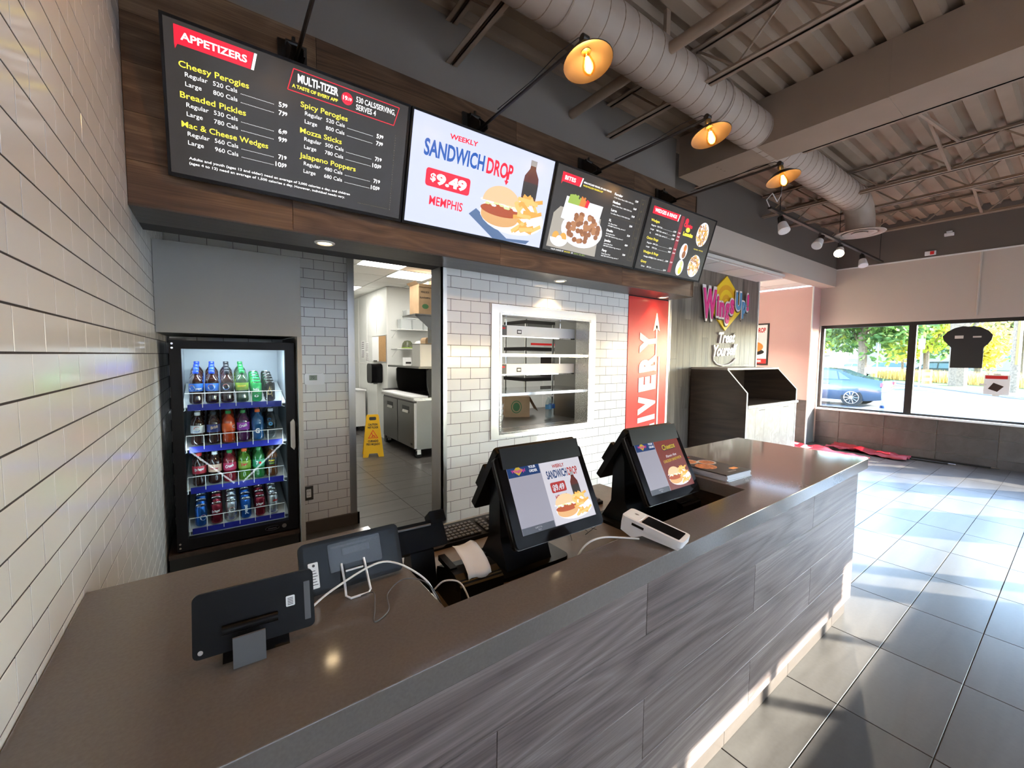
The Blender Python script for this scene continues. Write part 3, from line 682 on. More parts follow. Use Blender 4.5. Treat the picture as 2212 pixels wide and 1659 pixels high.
# ------------------------------------------------------------------ swing-arm lamps
emit('filament', (1, .72, .30), 30)
def lamp(i, label):
    x = BR_X[i]
    t = thing('arm_lamp', label, 'lamp', (x, 2.308, 2.93), (0, 0, 0), 'swing-arm lamps above the menu screens')
    MB().box(-.062, .062, -.012, 0, -.075, .075).build('wall_plate', 'black_metal', t)
    MB().prism([(-.012, -.07), (-.012, .07), (-.045, .055), (-.155, -.035), (-.155, -.06)], -.030, -.024, 'X').prism([(-.012, -.07), (-.012, .07), (-.045, .055), (-.155, -.035), (-.155, -.06)], .024, .030, 'X').build('bracket', 'black_metal', t)
    MB().cyl((-.034, -.05, .045), (.034, -.05, .045), .012, n=10).cyl((0, -.05, .045), (0, -.05, .075), .008, n=8).build('pivot', 'black_metal', t)
    MB().tube([(0, -.05, -.052), (0, -.50, -.052), (0, -.90, -.052), (0, -.968, -.046)], .0085, 8).build('arm', 'black_metal', t)
    MB().tube([(0, -.30, -.028), (0, -.45, -.030), (0, -.62, -.032), (0, -.80, -.010), (0, -.93, -.02), (0, -.968, -.04)], .0022, 6).build('cable', 'black_metal', t)
    MB().cyl((-.016, -.968, -.046), (.016, -.968, -.046), .016, n=12).build('joint', 'black_metal', t)
    M_ = Matrix.Translation((0, -.968, -.060)) @ Matrix.Rotation(R(-14), 4, 'X')
    MB(M_).lathe([(.012, .0), (.018, -.004), (.018, -.034), (.015, -.038), (.021, -.042), (.021, -.050)], n=16).build('socket', 'brass', t, True)
    sh = MB(M_).lathe([(.020, -.046), (.030, -.050), (.060, -.066), (.092, -.092), (.104, -.100), (.106, -.097), (.094, -.088), (.062, -.061), (.030, -.045), (.020, -.041)], n=32, caps=False).build('shade', 'bronze', t, True)
    bl = MB(M_).lathe([(.004, -.050), (.012, -.056), (.013, -.066), (.020, -.088), (.0265, -.112), (.0270, -.126), (.023, -.140), (.014, -.150), (.003, -.154)], n=18).build('bulb', 'glass_bulb', t, True)
    fm = MB(M_)
    for k in range(6):
        a = k*PI/3; fm.cyl((.006*math.cos(a), .006*math.sin(a), -.075), (.011*math.cos(a+.5), .011*math.sin(a+.5), -.132), .0022, n=6)
    fm.build('filament', 'filament', bl)
    MB(M_).lathe([(.002, -.07), (.013, -.088), (.0185, -.112), (.0185, -.126), (.012, -.140), (.002, -.146)], n=12).build('glow', 'bulb_glow', bl, True)
    L = bpy.data.lights.new('bulb_lamp', 'POINT'); L.energy = 3.6; L.color = (1, .62, .28); L.shadow_soft_size = .006
    lo = bpy.data.objects.new('bulb_lamp', L); COL.objects.link(lo); lo.parent = t; lo.location = M_ @ Vector((0, 0, -.118))
    return t
glassy('glass_bulb', (1, .80, .45), .6)
LAMPN = ['black swing-arm lamp over the APPETIZERS screen, shade cut off by the photo edge', 'swing-arm lamp with bronze saucer shade over the sandwich advert screen', 'swing-arm lamp with bronze saucer shade over the BITES screen, beside the duct', 'rightmost swing-arm lamp, over the WEDGES & RINGS screen']
for i in range(4): lamp(i, LAMPN[i])
# ------------------------------------------------------------------ recessed downlights
emit('lens_warm', (1, .74, .42), 4); emit('lens_white', (1, .90, .74), 3)
def downlight(x, y, z, label, r=.05, power=2.2, col=(1, .72, .42), lens='lens_warm', blend=.5):
    t = thing('recessed_downlight', label, 'downlight', (x, y, z), (0, 0, 0), 'recessed ceiling downlights')
    MB().lathe([(r*.72, -.006), (r*.78, -.008), (r, -.004), (r*1.02, 0), (r*.70, 0), (r*.70, -.003)], n=24, caps=False).build('trim_ring', 'trim_white', t, True)
    MB().lathe([(.002, -.0025), (r*.70, -.0025), (r*.70, -.001), (.002, -.001)], n=20).build('lens', lens, t)
    L = bpy.data.lights.new('downlight_lamp', 'SPOT'); L.energy = power; L.color = col; L.spot_size = R(110); L.spot_blend = blend; L.shadow_soft_size = .035
    lo = bpy.data.objects.new('downlight_lamp', L); COL.objects.link(lo); lo.parent = t; lo.location = (0, 0, -.02)
    return t
downlight(.497, 2.43, 2.128, 'recessed downlight in the dark soffit beside the passage, left of the row')
downlight(2.222, 2.466, 2.128, 'recessed downlight in the soffit above the pass window')
downlight(3.60, 2.49, 2.128, 'recessed downlight in the soffit above the red delivery panel')
downlight(5.42, 3.10, 2.846, 'recessed downlight in the alcove ceiling near the menu screens', .06, 60, (1, .84, .64), 'lens_white')
downlight(7.25, 3.72, 2.846, 'recessed downlight in the alcove ceiling beyond the emblem wall', .06, 60, (1, .84, .64), 'lens_white')
t = thing('fire_sprinkler', 'small fire sprinkler head under the alcove ceiling', 'sprinkler', (6.75, 3.40, 2.846))
MB().lathe([(.04, 0), (.038, -.006), (.012, -.008), (.010, -.03), (.004, -.034)], n=16).build('escutcheon', 'chrome', t, True)
MB().lathe([(.003, -.055), (.028, -.056), (.028, -.058), (.003, -.060)], n=12).box(-.014, -.010, -.003, .003, -.056, -.028).box(.010, .014, -.003, .003, -.056, -.028).build('deflector', 'chrome', t)
# ------------------------------------------------------------------ roof steel
t = thing('roof_beam', 'large tan boxed roof beam crossing from the menu wall to the street side', 'beam', (3.87, 0, 3.36))
MB().box(0, .40, YF+.01, YN-.055, 0, HZ-3.362).build('beam_box', 'steel_paint', t)
MB().box(-.002, .402, .93, .942, -.003, HZ-3.366).build('joint_strip', 'steel_paint', t)
for x in (.10, .17, .24): MB().cyl((x, 2.2, -.004), (x, 2.2, .004), .008, n=8).build('rivet', 'steel_paint', t)
def joist(x, z0, label):
    t = thing('roof_joist', label, 'joist', (x, 0, z0), (0, 0, 0), 'open-web steel joists under the roof deck')
    zt = HZ-z0-.002; y1 = 2.58 if x < 3.8 else 2.73
    for nm, a, b in (('bottom_chord', 0, .035), ('top_chord', zt-.035, zt)):
        MB().box(-.042, -.006, YF+.01, y1, a, a+.006).box(-.012, -.006, YF+.01, y1, a, b).box(.006, .042, YF+.01, y1, a, a+.006).box(.006, .012, YF+.01, y1, a, b).build(nm, 'steel_paint', t)
    k = 0; y = YF+.1; s = .29
    while y+s < y1:
        a, b = (.02, zt-.02) if k % 2 else (zt-.02, .02)
        MB().cyl((0, y, a), (0, y+s, b), .0085, n=6).build('web', 'steel_paint', t); y += s; k += 1
for x, z, lb in ((1.33, 3.45, 'open-web steel joist nearest the tiled side wall'), (2.87, 3.45, 'open-web steel joist between the tiled side wall and the boxed beam'), (4.50, 3.45, 'open-web steel joist just right of the boxed beam'), (6.13, 3.45, 'open-web steel joist over the duct elbow'),
                 (6.86, 3.45, 'open-web steel joist above the round diffuser'), (8.2, 3.45, 'open-web steel joist nearest the street window')): joist(x, z, lb)
t = thing('roof_pipe', 'painted sprinkler pipe running under the roof deck left of the boxed beam', 'pipe', (2.42, 0, 3.5))
MB().cyl((0, YF+.01, 0), (0, 2.58, 0), .036, n=14).build('pipe', 'steel_paint', t, True)
for k in range(3): MB().box(-.02, .02, YF+.7+k*1.4, YF+.725+k*1.4, .03, HZ-3.502).build('hanger', 'steel_paint', t)
for lb, x0, x1 in (('slanted steel bridging angle between the two right joists', 6.9, 8.2), ('slanted steel bridging angle between beam and joist', 4.52, 6.1)):
    t = thing('bridging_angle', lb, 'bridging', (x0, .9, 3.46)); MB().tube([(0, 0, .0), (x1-x0, .0, .26)], .016, 4).build('angle', 'steel_paint', t); MB().tube([(0, .05, .26), (x1-x0, .05, .0)], .016, 4).build('angle', 'steel_paint', t)
# ------------------------------------------------------------------ spiral duct
t = thing('spiral_duct', 'long painted spiral duct under the roof ending in a round diffuser', 'duct', (0, 1.82, 3.508))
DR = .15
pts = [(XL+.02, 0, 0)]+[(x, 0, 0) for x in (1, 2, 3, 4, 5, 6, 6.45)]+[(6.45+.28*math.sin(a), 0, -.28*(1-math.cos(a))) for a in (R(22), R(45), R(68), R(90))]
ds = MB().tube(pts, DR, 28).build('duct_shell', 'duct_paint', t, True)
m = MB(); x = XL+.1
while x < 6.4:
    m.tube([(x+.02*math.sin(a)*0+.035*(a/(2*PI)), (DR+.0005)*math.cos(a), (DR+.0005)*math.sin(a)) for a in [2*PI*k/24 for k in range(25)]], .0028, 4); x += .125
m.build('spiral_seam', 'steel_paint', t)
m = MB()
for x in (1.6, 3.2, 5.3, 6.42): m.tube([(x, (DR+.003)*math.cos(a), (DR+.003)*math.sin(a)) for a in [2*PI*k/24 for k in range(24)]], .008, 6, True)
m.build('joint_band', 'duct_paint', t)
MB().cyl((6.73, 0, -.27), (6.73, 0, -.345), DR*1.0, n=28).build('collar', 'duct_paint', t, True)
df = MB().lathe([(.15, -.33), (.17, -.345), (.255, -.360), (.262, -.366), (.255, -.372), (.20, -.365), (.19, -.355)], (6.73, 0, 0), 40, False).build('diffuser', 'duct_paint', t, True)
MB().lathe([(.08, -.345), (.172, -.365), (.176, -.371), (.165, -.373), (.09, -.356)], (6.73, 0, 0), 36, False).lathe([(.02, -.352), (.08, -.367), (.083, -.373), (.07, -.374), (.01, -.362)], (6.73, 0, 0), 30, True).build('diffuser_ring', 'duct_paint', df, True)
for x in (.9, 2.5, 5.0): MB().box(x-.01, x+.01, -.003, .003, DR, HZ-3.512).build('hanger', 'steel_paint', t)
# ------------------------------------------------------------------ track lights
emit('lamp_face', (1, .80, .50), 8)
t = thing('track_light', 'black track light bar with four swivel spot heads near the window corner', 'track light', (0, 2.05, 3.105))
MB().box(4.75, 8.75, -.018, .018, -.012, .012).build('track', 'black_metal', t)
for x in (5.0, 6.8, 8.6): MB().cyl((x, 0, .01), (x, 0, HZ-3.107), .004, n=6).build('drop_rod', 'black_metal', t)
MB().tube([(4.75, 0, .01), (4.72, .02, .08), (4.80, .0, .16), (4.92, 0, .10), (5.0, .0, .18), (5.02, 0, .5)], .005, 6).build('feed_cable', 'cable_white', t)
for k, (x, dx, dy, on) in enumerate(((5.05, -.25, -.3, 0), (6.16, -.8, .05, 0), (6.86, -.9, -.15, 1), (7.77, -.35, -.2, 0))):
    d = Vector((dx, dy, -.75)).normalized(); c = Vector((x, 0, -.085)); a = c-d*.06
    hd_ = MB().cyl(a, a+d*.11, .030, .042, 14).build('spot_head', 'black_metal', t, True)
    MB().cyl(a+d*.09, a+d*.19, .044, .058, 16).build('lamp_cone', 'white_plastic', hd_, True)
    MB().cyl(a+d*.1901, a+d*.195, .055, .050, 16).build('lamp_face', 'lamp_face' if on else 'white_plastic', hd_)
    MB().tube([(x-.04, 0, -.012), (x-.055, 0, -.05), c+Vector((-.045, 0, -.02)), a+d*.04], .004, 6).tube([(x+.0, 0, -.012), (x+.01, .0, -.04), a], .005, 6).build('yoke', 'black_metal', hd_)
    L = bpy.data.lights.new('spot_lamp', 'SPOT'); L.energy = 14 if not on else 20; L.color = (1, .86, .66); L.spot_size = R(75); L.spot_blend = .6; L.shadow_soft_size = .04
    lo = bpy.data.objects.new('spot_lamp', L); COL.objects.link(lo); lo.parent = t; lo.location = a+d*.21; lo.rotation_euler = d.to_track_quat('-Z', 'Y').to_euler()
t = thing('alarm_device', 'small white alarm device on the window wall below the dark band', 'alarm', (XW-.02, 1.55, 3.19), (0, 0, 0))
MB().box(-.02, .015, -.06, .06, -.03, .03).build('case', 'white_plastic', t); MB().box(-.028, -.0205, -.045, .0, -.024, .024).build('lens', 'red_print', t)
t = thing('motion_sensor', 'small pale sensor mounted high on the dark upper window wall', 'sensor', (XW-.02, 1.36, 3.43))
MB().box(-.03, .015, -.05, .05, -.02, .02).build('case', 'white_plastic', t); MB().box(-.02, .015, -.03, .03, .03, .05).build('arm', 'white_plastic', t)
# ------------------------------------------------------------------ service counter
CT = .955
mat('clear_edge', (.80, .82, .85), .15)
ct = thing('service_counter', 'long counter base clad in grey-brown wood-look planks', 'counter', (XL+.002, .668, 0), (0, 0, math.atan(.062/3.37)))
LX = 3.335
MB().box(0, LX-.012, .046, .135, .10, .894).box(0, .655, .135, .675, .10, .894).box(2.18, LX-.012, .135, .775, .10, .894).box(.655, 2.18, .60, .985, .10, .725).build('carcass', 'black_metal', ct)
zr = [.104, .305, .502, .702, .893]
rects = []
for k in range(4):
    c_ = [.0]+list([(.75, 2.006), (1.29, 2.64), (.75, 2.012), (1.29, 2.634)][k])+[LX]
    for a, b in zip(c_[:-1], c_[1:]): rects.append((a+.0008, b-.0008, zr[k]+.0008, zr[k+1]-.0008))
pieces(ct, 'plank', rects, 'Y', .034, 'plank_grey', t=.0115, c=.0009)
MB().box(LX-.0115, LX, .0342, .775, .104, .893).build('end_panel', 'plank_grey', ct)
rects = [(i*.62+.001, min((i+1)*.62-.001, LX-.01), .001, .096) for i in range(6)]
MB().box(0, LX-.025, .062, .13, 0, .0985).box(LX-.035, LX-.025, .062, .77, 0, .0985).build('toe_kick', 'grout_floor', ct)
pieces(ct, 'toe_tile', rects, 'Y', .056, 'wainscot_tile', t=.006, c=.0006)
MB().box(0, LX, .0395, .062, .0965, .1035).build('edge_trim', 'stainless_h', ct)
# inner faces of the well
MB().box(.657, 2.178, .1355, .139, .73, .894).box(.6555, .659, .139, .675, .73, .894).box(2.1765, 2.18, .139, .775, .73, .894).build('well_lining', 'laminate_dark', ct)
mat('laminate_shelf', (.17, .13, .10), .35, var=.08, vscale=30)
MB().box(.66, 2.176, .14, 1.00, .7255, .76).build('work_shelf', 'laminate_shelf', ct)
# continuous worktop
poly = [(XL+.001, .667), (3.101, .729), (3.103, 1.478), (1.905, 1.490), (1.885, .857), (.411, .829), (.404, 1.386), (XL+.001, 1.370)]
wt = MB().prism(poly, .895, CT).build('worktop', 'quartz')
bv = wt.modifiers.new('bevel', 'BEVEL'); bv.width = .0022; bv.segments = 2; bv.limit_method = 'ANGLE'
tag(wt, 'glossy grey-brown stone worktop running along the whole service counter', 'worktop')
# ------------------------------------------------------------------ small things on the worktop
# nearest tablet on its stand
t = thing('tablet_stand', 'small black tablet on a grey wedge stand at the near end of the worktop', 'tablet', (.045, .905, CT), (0, 0, R(-3)))
M_ = Matrix.Translation((.006, .020, .070)) @ Matrix.Rotation(R(-13), 4, 'X')
MB(M_).prism(rrect(-.101, .101, -.056, .056, .010, 4), -.005, .005, 'Y').build('tablet_body', 'black_plastic', t)
MB(M_).prism(rrect(-.097, .097, -.052, .052, .008, 3), .0051, .0062, 'Y').build('tablet_glass', 'black_gloss', t)
MB(M_).prism(rrect(.050, .066, -.006, .014, .002), -.0056, -.0051, 'Y').build('barcode_sticker', 'paper_white', t)
m = MB(M_)
for k in range(5): m.box(.053, .063, -.0061, -.0057, -.003+.003*k, -.0018+.003*k)
m.build('barcode_print', 'print_black', t)
MB(M_).prism(rrect(.083, .094, -.040, .034, .001), -.0056, -.0051, 'Y').build('spec_label', 'grey_plastic', t)
MB(M_).cyl((-.089, -.0051, -.044), (-.089, -.0075, -.044), .0042, n=12).build('camera_lens', 'chrome', t)
MB(M_).tube([(-.056, -.010, -.016), (.035, -.010, -.016)], .0085, 10).build('hinge_tube', 'black_plastic', t, True)
st = MB(Matrix.Rotation(R(2), 4, 'Z')).prism([(-.030, .0), (-.024, .054), (-.020, .054), (-.001, 0)], -.034, .018, 'X').build('stand_front', 'grey_plastic', t)
MB().prism([(-.006, .0), (.028, .018), (.034, .015), (.034, 0)], -.050, .060, 'X').build('stand_foot', 'black_plastic', t)
# second tablet leaning on a clear holder
t = thing('tablet_holder', 'large black tablet seen from behind, propped on a clear plastic holder', 'tablet', (.268, 1.060, CT), (0, 0, R(1)))
M_ = Matrix.Translation((0, -.002, .0605)) @ Matrix.Rotation(R(-24), 4, 'X')
MB(M_).prism(rrect(-.122, .122, -.060, .060, .014, 4), -.0065, .0065, 'Y').build('tablet_case', 'black_plastic', t)
MB(M_).prism(rrect(-.112, .112, -.051, .051, .006, 3), -.0072, -.0066, 'Y').build('case_back', 'navy_plastic', t)
MB(M_).prism(rrect(-.112, .112, -.052, .052, .008, 3), .0066, .0074, 'Y').build('tablet_glass', 'black_gloss', t)
MB(M_).prism(rrect(.096, .109, .036, .045, .003), -.0080, -.0073, 'Y').build('camera_window', 'black_gloss', t)
MB(M_).prism(rrect(-.104, -.082, -.044, .014, .002), -.0080, -.0073, 'Y').build('info_label', 'paper_white', t)
m = MB(M_)
for k in range(6): m.box(-.101, -.085-.002*(k % 3), -.0085, -.0081, -.036+.0062*k, -.0345+.0062*k)
m.cyl((-.092, -.0081, .007), (-.092, -.0087, .007), .0032, n=10)
m.build('label_print', 'print_black', t)
h_ = MB(M_).prism(rrect(-.058, .070, -.02, .046, .004), -.0095, -.0075, 'Y').build('holder_back', 'clear_plastic', t)
MB(M_).box(-.052, .064, -.0125, -.0097, .034, .039).box(-.026, .040, -.014, -.0097, .014, .030).build('holder_rib', 'clear_plastic', t)
fr_ = MB(); fr_.tube([(-.030, -.012, .060), (-.030, -.040, .028), (-.034, -.068, .006), (-.026, -.080, .0035), (.014, -.080, .0035), (.022, -.072, .006), (.024, -.040, .030), (.024, -.012, .060)], .0028, 6).tube([(-.024, -.028, .046), (.018, -.028, .046)], .0024, 6)
fr_.build('holder_leg', 'clear_edge', t)
MB().add([(-.030, -.016, .058), (.024, -.016, .058), (.022, -.072, .004), (-.034, -.072, .004), (-.030, -.018, .056), (.024, -.018, .056), (.022, -.074, .002), (-.034, -.074, .002)], [(0, 1, 2, 3), (7, 6, 5, 4), (0, 4, 5, 1), (2, 6, 7, 3), (1, 5, 6, 2), (3, 7, 4, 0)]).build('holder_foot', 'clear_plastic', t)
# computer mouse
t = thing('computer_mouse', 'dark rounded mouse behind the propped tablet on the worktop', 'mouse', (.330, 1.235, CT), (0, 0, R(60)))
vs = []; fs = []
for j in range(7):
    for i in range(16):
        th = 2*PI*i/16; k = [1, 1, .96, .85, .65, .38, .02][j]; z = [0, .010, .019, .027, .032, .0345, .0355][j]
        vs.append((.052*k*math.cos(th), .030*k*math.sin(th), z))
for j in range(6): fs += [(j*16+i, j*16+(i+1) % 16, (j+1)*16+(i+1) % 16, (j+1)*16+i) for i in range(16)]
MB().add(vs, fs).build('shell', 'grey_plastic', t, True)
MB().cyl((.030, -.003, .026), (.030, .003, .026), .008, n=10).build('scroll_wheel', 'rubber', t)
# ------------------------------------------------------------------ cables
def cable(label, pts, r, m='cable_white', n=7):
    P_ = [Vector(p) for p in pts]; out = []
    for i in range(len(P_)-1):
        p0 = P_[max(i-1, 0)]; p1 = P_[i]; p2 = P_[i+1]; p3 = P_[min(i+2, len(P_)-1)]
        for k in range(6):
            s = k/6; out.append(.5*((2*p1)+(-p0+p2)*s+(2*p0-5*p1+4*p2-p3)*s*s+(-p0+3*p1-3*p2+p3)*s**3))
    out.append(P_[-1])
    return tag(MB().tube(out, r, n).build('cable', m, None, True), label, 'cable')
cable('white charging cable arching from the propped tablet into the counter well', [(.152, .945, .985), (.20, .965, 1.000), (.30, .985, 1.022), (.355, .975, 1.012), (.405, .935, .978), (.425, .915, .94), (.445, .91, .86), (.46, .93, .79), (.50, .95, .768)], .0024)
cable('thin dark cable looping over the worktop to the counter well', [(.262, .965, .965), (.285, .945, .975), (.275, .905, .960), (.262, .862, .958), (.30, .885, .959), (.315, .935, .968), (.36, .95, .982), (.405, .925, .972), (.432, .905, .93), (.46, .91, .85), (.50, .93, .77)], .0016, 'grey_plastic')
cable('pale cable curving beside the receipt printer in the counter well', [(.475, 1.02, .885), (.50, 1.01, .905), (.535, .985, .90), (.545, .945, .86), (.548, .915, .80), (.56, .90, .768)], .0024)
# ------------------------------------------------------------------ receipt printer + scanner in the well
def printer(x, y, rz, label, paper=True):
    t = thing('receipt_printer', label, 'printer', (x, y, .76), (0, 0, rz), 'receipt printers in the counter well')
    MB().prism([(-.095, 0), (.095, 0), (.095, .070), (.088, .085), (.0, .118), (-.05, .118), (-.095, .100)], -.072, .072, 'X').build('case', 'black_plastic', t)
    MB().prism([(-.096, .050), (-.096, .062), (-.112, .052), (-.112, .044)], -.074, .074, 'X').build('front_lip', 'grey_plastic', t)
    m = MB(); put_text(m, 'star', -.024, .028, .008, .044, w=.097, plane='XZ', bold=.03, shear=.3); m.build('maker_mark', 'white_plastic', t)
    MB().tube([(-.072, -.075, .094), (.072, -.075, .094)], .016, 12).build('paper_lid', 'navy_plastic', t, True)
    MB().box(.030, .072, .02, .08, .108, .122).box(-.072, -.050, -.02, .08, .108, .124).build('hinge_cover', 'black_plastic', t)
    if paper:
        vs = []; fs = []
        prof = [(-.082, .108), (-.070, .122), (-.045, .134), (-.015, .142), (.015, .146), (.045, .150), (.070, .148)]
        for i, (a, b) in enumerate(prof):
            for s in range(7):
                u = -.040+.08*s/6; vs.append((u+.012*(i/6), a+.006*math.sin(s*1.3), b+.006*math.sin(s*1.1+i*.5)*(i/6)))
        for i in range(6): fs += [(i*7+s, i*7+s+1, (i+1)*7+s+1, (i+1)*7+s) for s in range(6)]
        po = MB().add(vs, fs).build('receipt_paper', 'paper_white', t, True); sd = po.modifiers.new('thick', 'SOLIDIFY'); sd.thickness = .0004
    return t
printer(.635, 1.11, R(-4), 'black receipt printer with a white paper strip, left end of the counter well')
printer(1.775, 1.13, R(0), 'black receipt printer half hidden behind the second till screen', False)
t = thing('card_terminal', 'dark angled card terminal with boxy head between tablet and printer', 'card terminal', (.545, 1.265, .76), (0, 0, R(-2)))
M_ = Matrix.Translation((0, 0, .165)) @ Matrix.Rotation(R(-38), 4, 'X')
MB(M_).prism(rrect(-.105, .075, -.045, .045, .008, 3), -.018, .018, 'Y').build('body', 'navy_plastic', t)
MB(M_).prism(rrect(.030, .086, .030, .072, .006, 3), -.026, .020, 'Y').build('reader_head', 'navy_plastic', t)
MB(M_).prism(rrect(.050, .082, .040, .066, .003), -.0275, -.0262, 'Y').build('reader_window', 'black_gloss', t)
MB(M_).tube([(-.100, -.020, .030), (.030, -.020, .030)], .004, 8).build('edge_bar', 'grey_plastic', t, True)
MB().prism([(-.06, 0), (.06, 0), (.025, .14), (-.02, .145)], -.05, .03, 'X').build('stand', 'black_plastic', t)
# ------------------------------------------------------------------ two-sided tills
for n, c, s in (('till_navy', (.02, .06, .20), 0.140), ('till_grey', (.36, .35, .42), 0.180), ('till_white', (.62, .60, .66), 0.200), ('till_red', (.50, .05, .05), 0.160), ('till_text', (.75, .75, .8), 0.200), ('till_dark', (.02, .03, .06), 0.160), ('till_maroon', (.28, .06, .05), 0.140), ('till_gold', (.60, .42, .05), 0.160), ('till_bar', (.10, .11, .14), 0.160), ('till_pink', (.6, .05, .3), 0.160)): emit(n, c, s)
def till(x0, y0, W, label, kind, rz=0):
    t = thing('till', label, 'till', (x0, y0, .76), (0, 0, rz), 'two-sided tills in the counter well')
    # base and neck
    MB().prism(rrect(.0, W*.80, .09, .33, .03, 4), 0, .014).build('base_plate', 'black_plastic', t)
    MB().prism([(.12, .014), (.30, .014), (.245, .10), (.235, .34), (.20, .36), (.175, .30), (.165, .12)], W*.12, W*.62, 'X').build('neck', 'navy_plastic', t)
    # customer screen
    M_ = Matrix.Translation((0, .0, .150)) @ Matrix.Rotation(R(-27), 4, 'X')
    H = .305
    MB(M_).prism(rrect(0, W, 0, H, .014, 4), 0, .026, 'Y').build('screen_housing', 'black_plastic', t)
    MB(M_).prism(rrect(-.0015, W+.0015, -.0015, H+.0015, .015, 4), .004, .008, 'Y').build('silver_rim', 'stainless_dark', t)
    MB(M_).prism(rrect(.002, W-.002, .002, H-.002, .013, 4), -.003, -.0002, 'Y').build('bezel_glass', 'black_gloss', t)
    hold = MB().box(.036, W-.030, -.0042, -.0031, .038, H-.036).build('display', 'till_grey', t); hold.matrix_local = M_
    P = Print(hold, w0=.0046)
    u0, u1, v0, v1 = .036, W-.030, .038, H-.036; us = u0+(u1-u0)*.42
    P.poly('till_navy', [(u0, v1-.042), (us-.003, v1-.042), (us-.003, v1), (u0, v1)], 'graphic')
    P.poly('till_gold', [(u0+.045, v1-.038), (u0+.066, v1-.021), (u0+.045, v1-.004), (u0+.024, v1-.021)], 'graphic', .0002); P.text('till_pink', 'WingsUp!', u0+.016, v1-.026, .010, .060, bold=.04, w=.0050)
    P.text('till_text', 'YOUR', u0+.092, v1-.019, .009, .032, bold=.03, w=.0050); P.text('till_text', 'ORDER', u0+.092, v1-.033, .009, .036, bold=.03, w=.0050)
    P.poly('till_bar', [(u0, v0), (us-.003, v0), (us-.003, v0+.022), (u0, v0+.022)], 'graphic')
    P.text('till_text', 'SUBTOTAL', u0+.055, v0+.012, .005, .030); P.text('till_text', 'TAX', u0+.065, v0+.004, .005, .014)
    if kind == 1:
        P.poly('till_white', [(us, v0), (u1, v0), (u1, v1), (us, v1)], 'graphic')
        k = u1-us; P.w = .0050
        P.text('till_red', 'WEEKLY', us+k*.28, v1-.034, .012, k*.30, bold=.03); P.text('till_navy', 'SANDWICH', us+k*.10, v1-.070, .028, k*.50, bold=.03); P.text('till_red', 'DROP', us+k*.62, v1-.070, .028, k*.25, bold=.03)
        P.poly('till_red', rrect(us+k*.12, us+k*.48, v1-.122, v1-.085, .006), 'graphic'); P.text('till_white', '$9.49', us+k*.16, v1-.114, .020, k*.28, bold=.04, w=.0054); P.text('till_red', 'MEMPHIS', us+k*.17, v1-.150, .019, k*.28, bold=.02)
        softdrink(P, us+k*.70, v0+.085, .085, .019); burger(P, us+k*.36, v0+.055, k/.405*.72)
    else:
        P.poly('till_maroon', [(us, v0), (u1, v0), (u1, v1), (us, v1)], 'graphic')
        k = u1-us; P.w = .0050
        P.text('till_dark', 'Cheetos', us+k*.24, v1-.055, .024, k*.56, bold=.09, slope=.05); P.text('till_gold', 'Cheetos', us+k*.25, v1-.054, .024, k*.54, bold=.03, slope=.05, w=.0053)
        P.text('till_text', 'Flamin Hot', us+k*.28, v1-.090, .012, k*.44, slope=.05, shear=.3); P.text('till_gold', 'CHICKEN SANDWICH', us+k*.12, v1-.112, .012, k*.76, bold=.03, slope=.06)
        burger(P, us+k*.36, v0+.055, k/.405*.72)
    P.flush()
    # staff screen, folded back the other way
    M2 = Matrix.Translation((.012, .135, .440)) @ Matrix.Rotation(R(33), 4, 'X')
    b_ = MB(M2).prism(rrect(0, W-.024, -.29, 0, .014, 4), 0, .026, 'Y').build('staff_screen', 'black_plastic', t)
    MB(M2).prism(rrect(.012, W-.036, -.278, -.012, .006, 3), .0261, .0275, 'Y').build('staff_glass', 'black_gloss', b_)
    MB(M2).prism(rrect(.0, .03, -.20, -.10, .004), .0262, .045, 'Y').build('card_reader', 'black_plastic', b_)
    MB().prism([(.110, .385), (.160, .385), (.168, .445), (.135, .452)], .02, W-.02, 'X').build('top_hinge', 'black_plastic', t)
    return t
till(.762, 1.028, .405, 'nearer two-sided till showing the $9.49 sandwich advert', 1)
till(1.452, 1.035, .385, 'farther two-sided till showing a dark red snack advert', 2)
# keyboards
def keyboard(x, y, rz, label):
    t = thing('keyboard', label, 'keyboard', (x, y, .76), (0, 0, rz), 'keyboards in the counter well')
    MB().prism([(-.075, 0), (.075, 0), (.075, .030), (-.075, .016)], 0, .44, 'X').build('case', 'black_plastic', t)
    me, _, _ = piece_mesh(.0155, .0155, .006, .002, 'Z', 'grey_plastic')
    for r_ in range(5):
        for c_ in range(22):
            if c_ in (15, 18) : continue
            k = bpy.data.objects.new('key', me); COL.objects.link(k); k.parent = t
            yy = -.055+r_*.0225; k.location = (.018+c_*.0193, yy, .0255+(yy+.075)*.0933); k.rotation_euler = (R(5.3), 0, 0)
    return t
keyboard(.610, 1.535, R(0), 'black keyboard behind the nearer till')
keyboard(1.20, 1.53, R(0), 'black keyboard between the two tills')
# folded wires on the shelf between tills
cable('tangle of thin dark wire on the shelf between the tills', [(1.19, 1.22, .765), (1.25, 1.30, .80), (1.30, 1.24, .772), (1.24, 1.19, .79), (1.32, 1.20, .81), (1.34, 1.27, .77), (1.26, 1.32, .765), (1.22, 1.25, .80), (1.30, 1.29, .785), (1.36, 1.24, .764)], .0015, 'black_metal', 5)
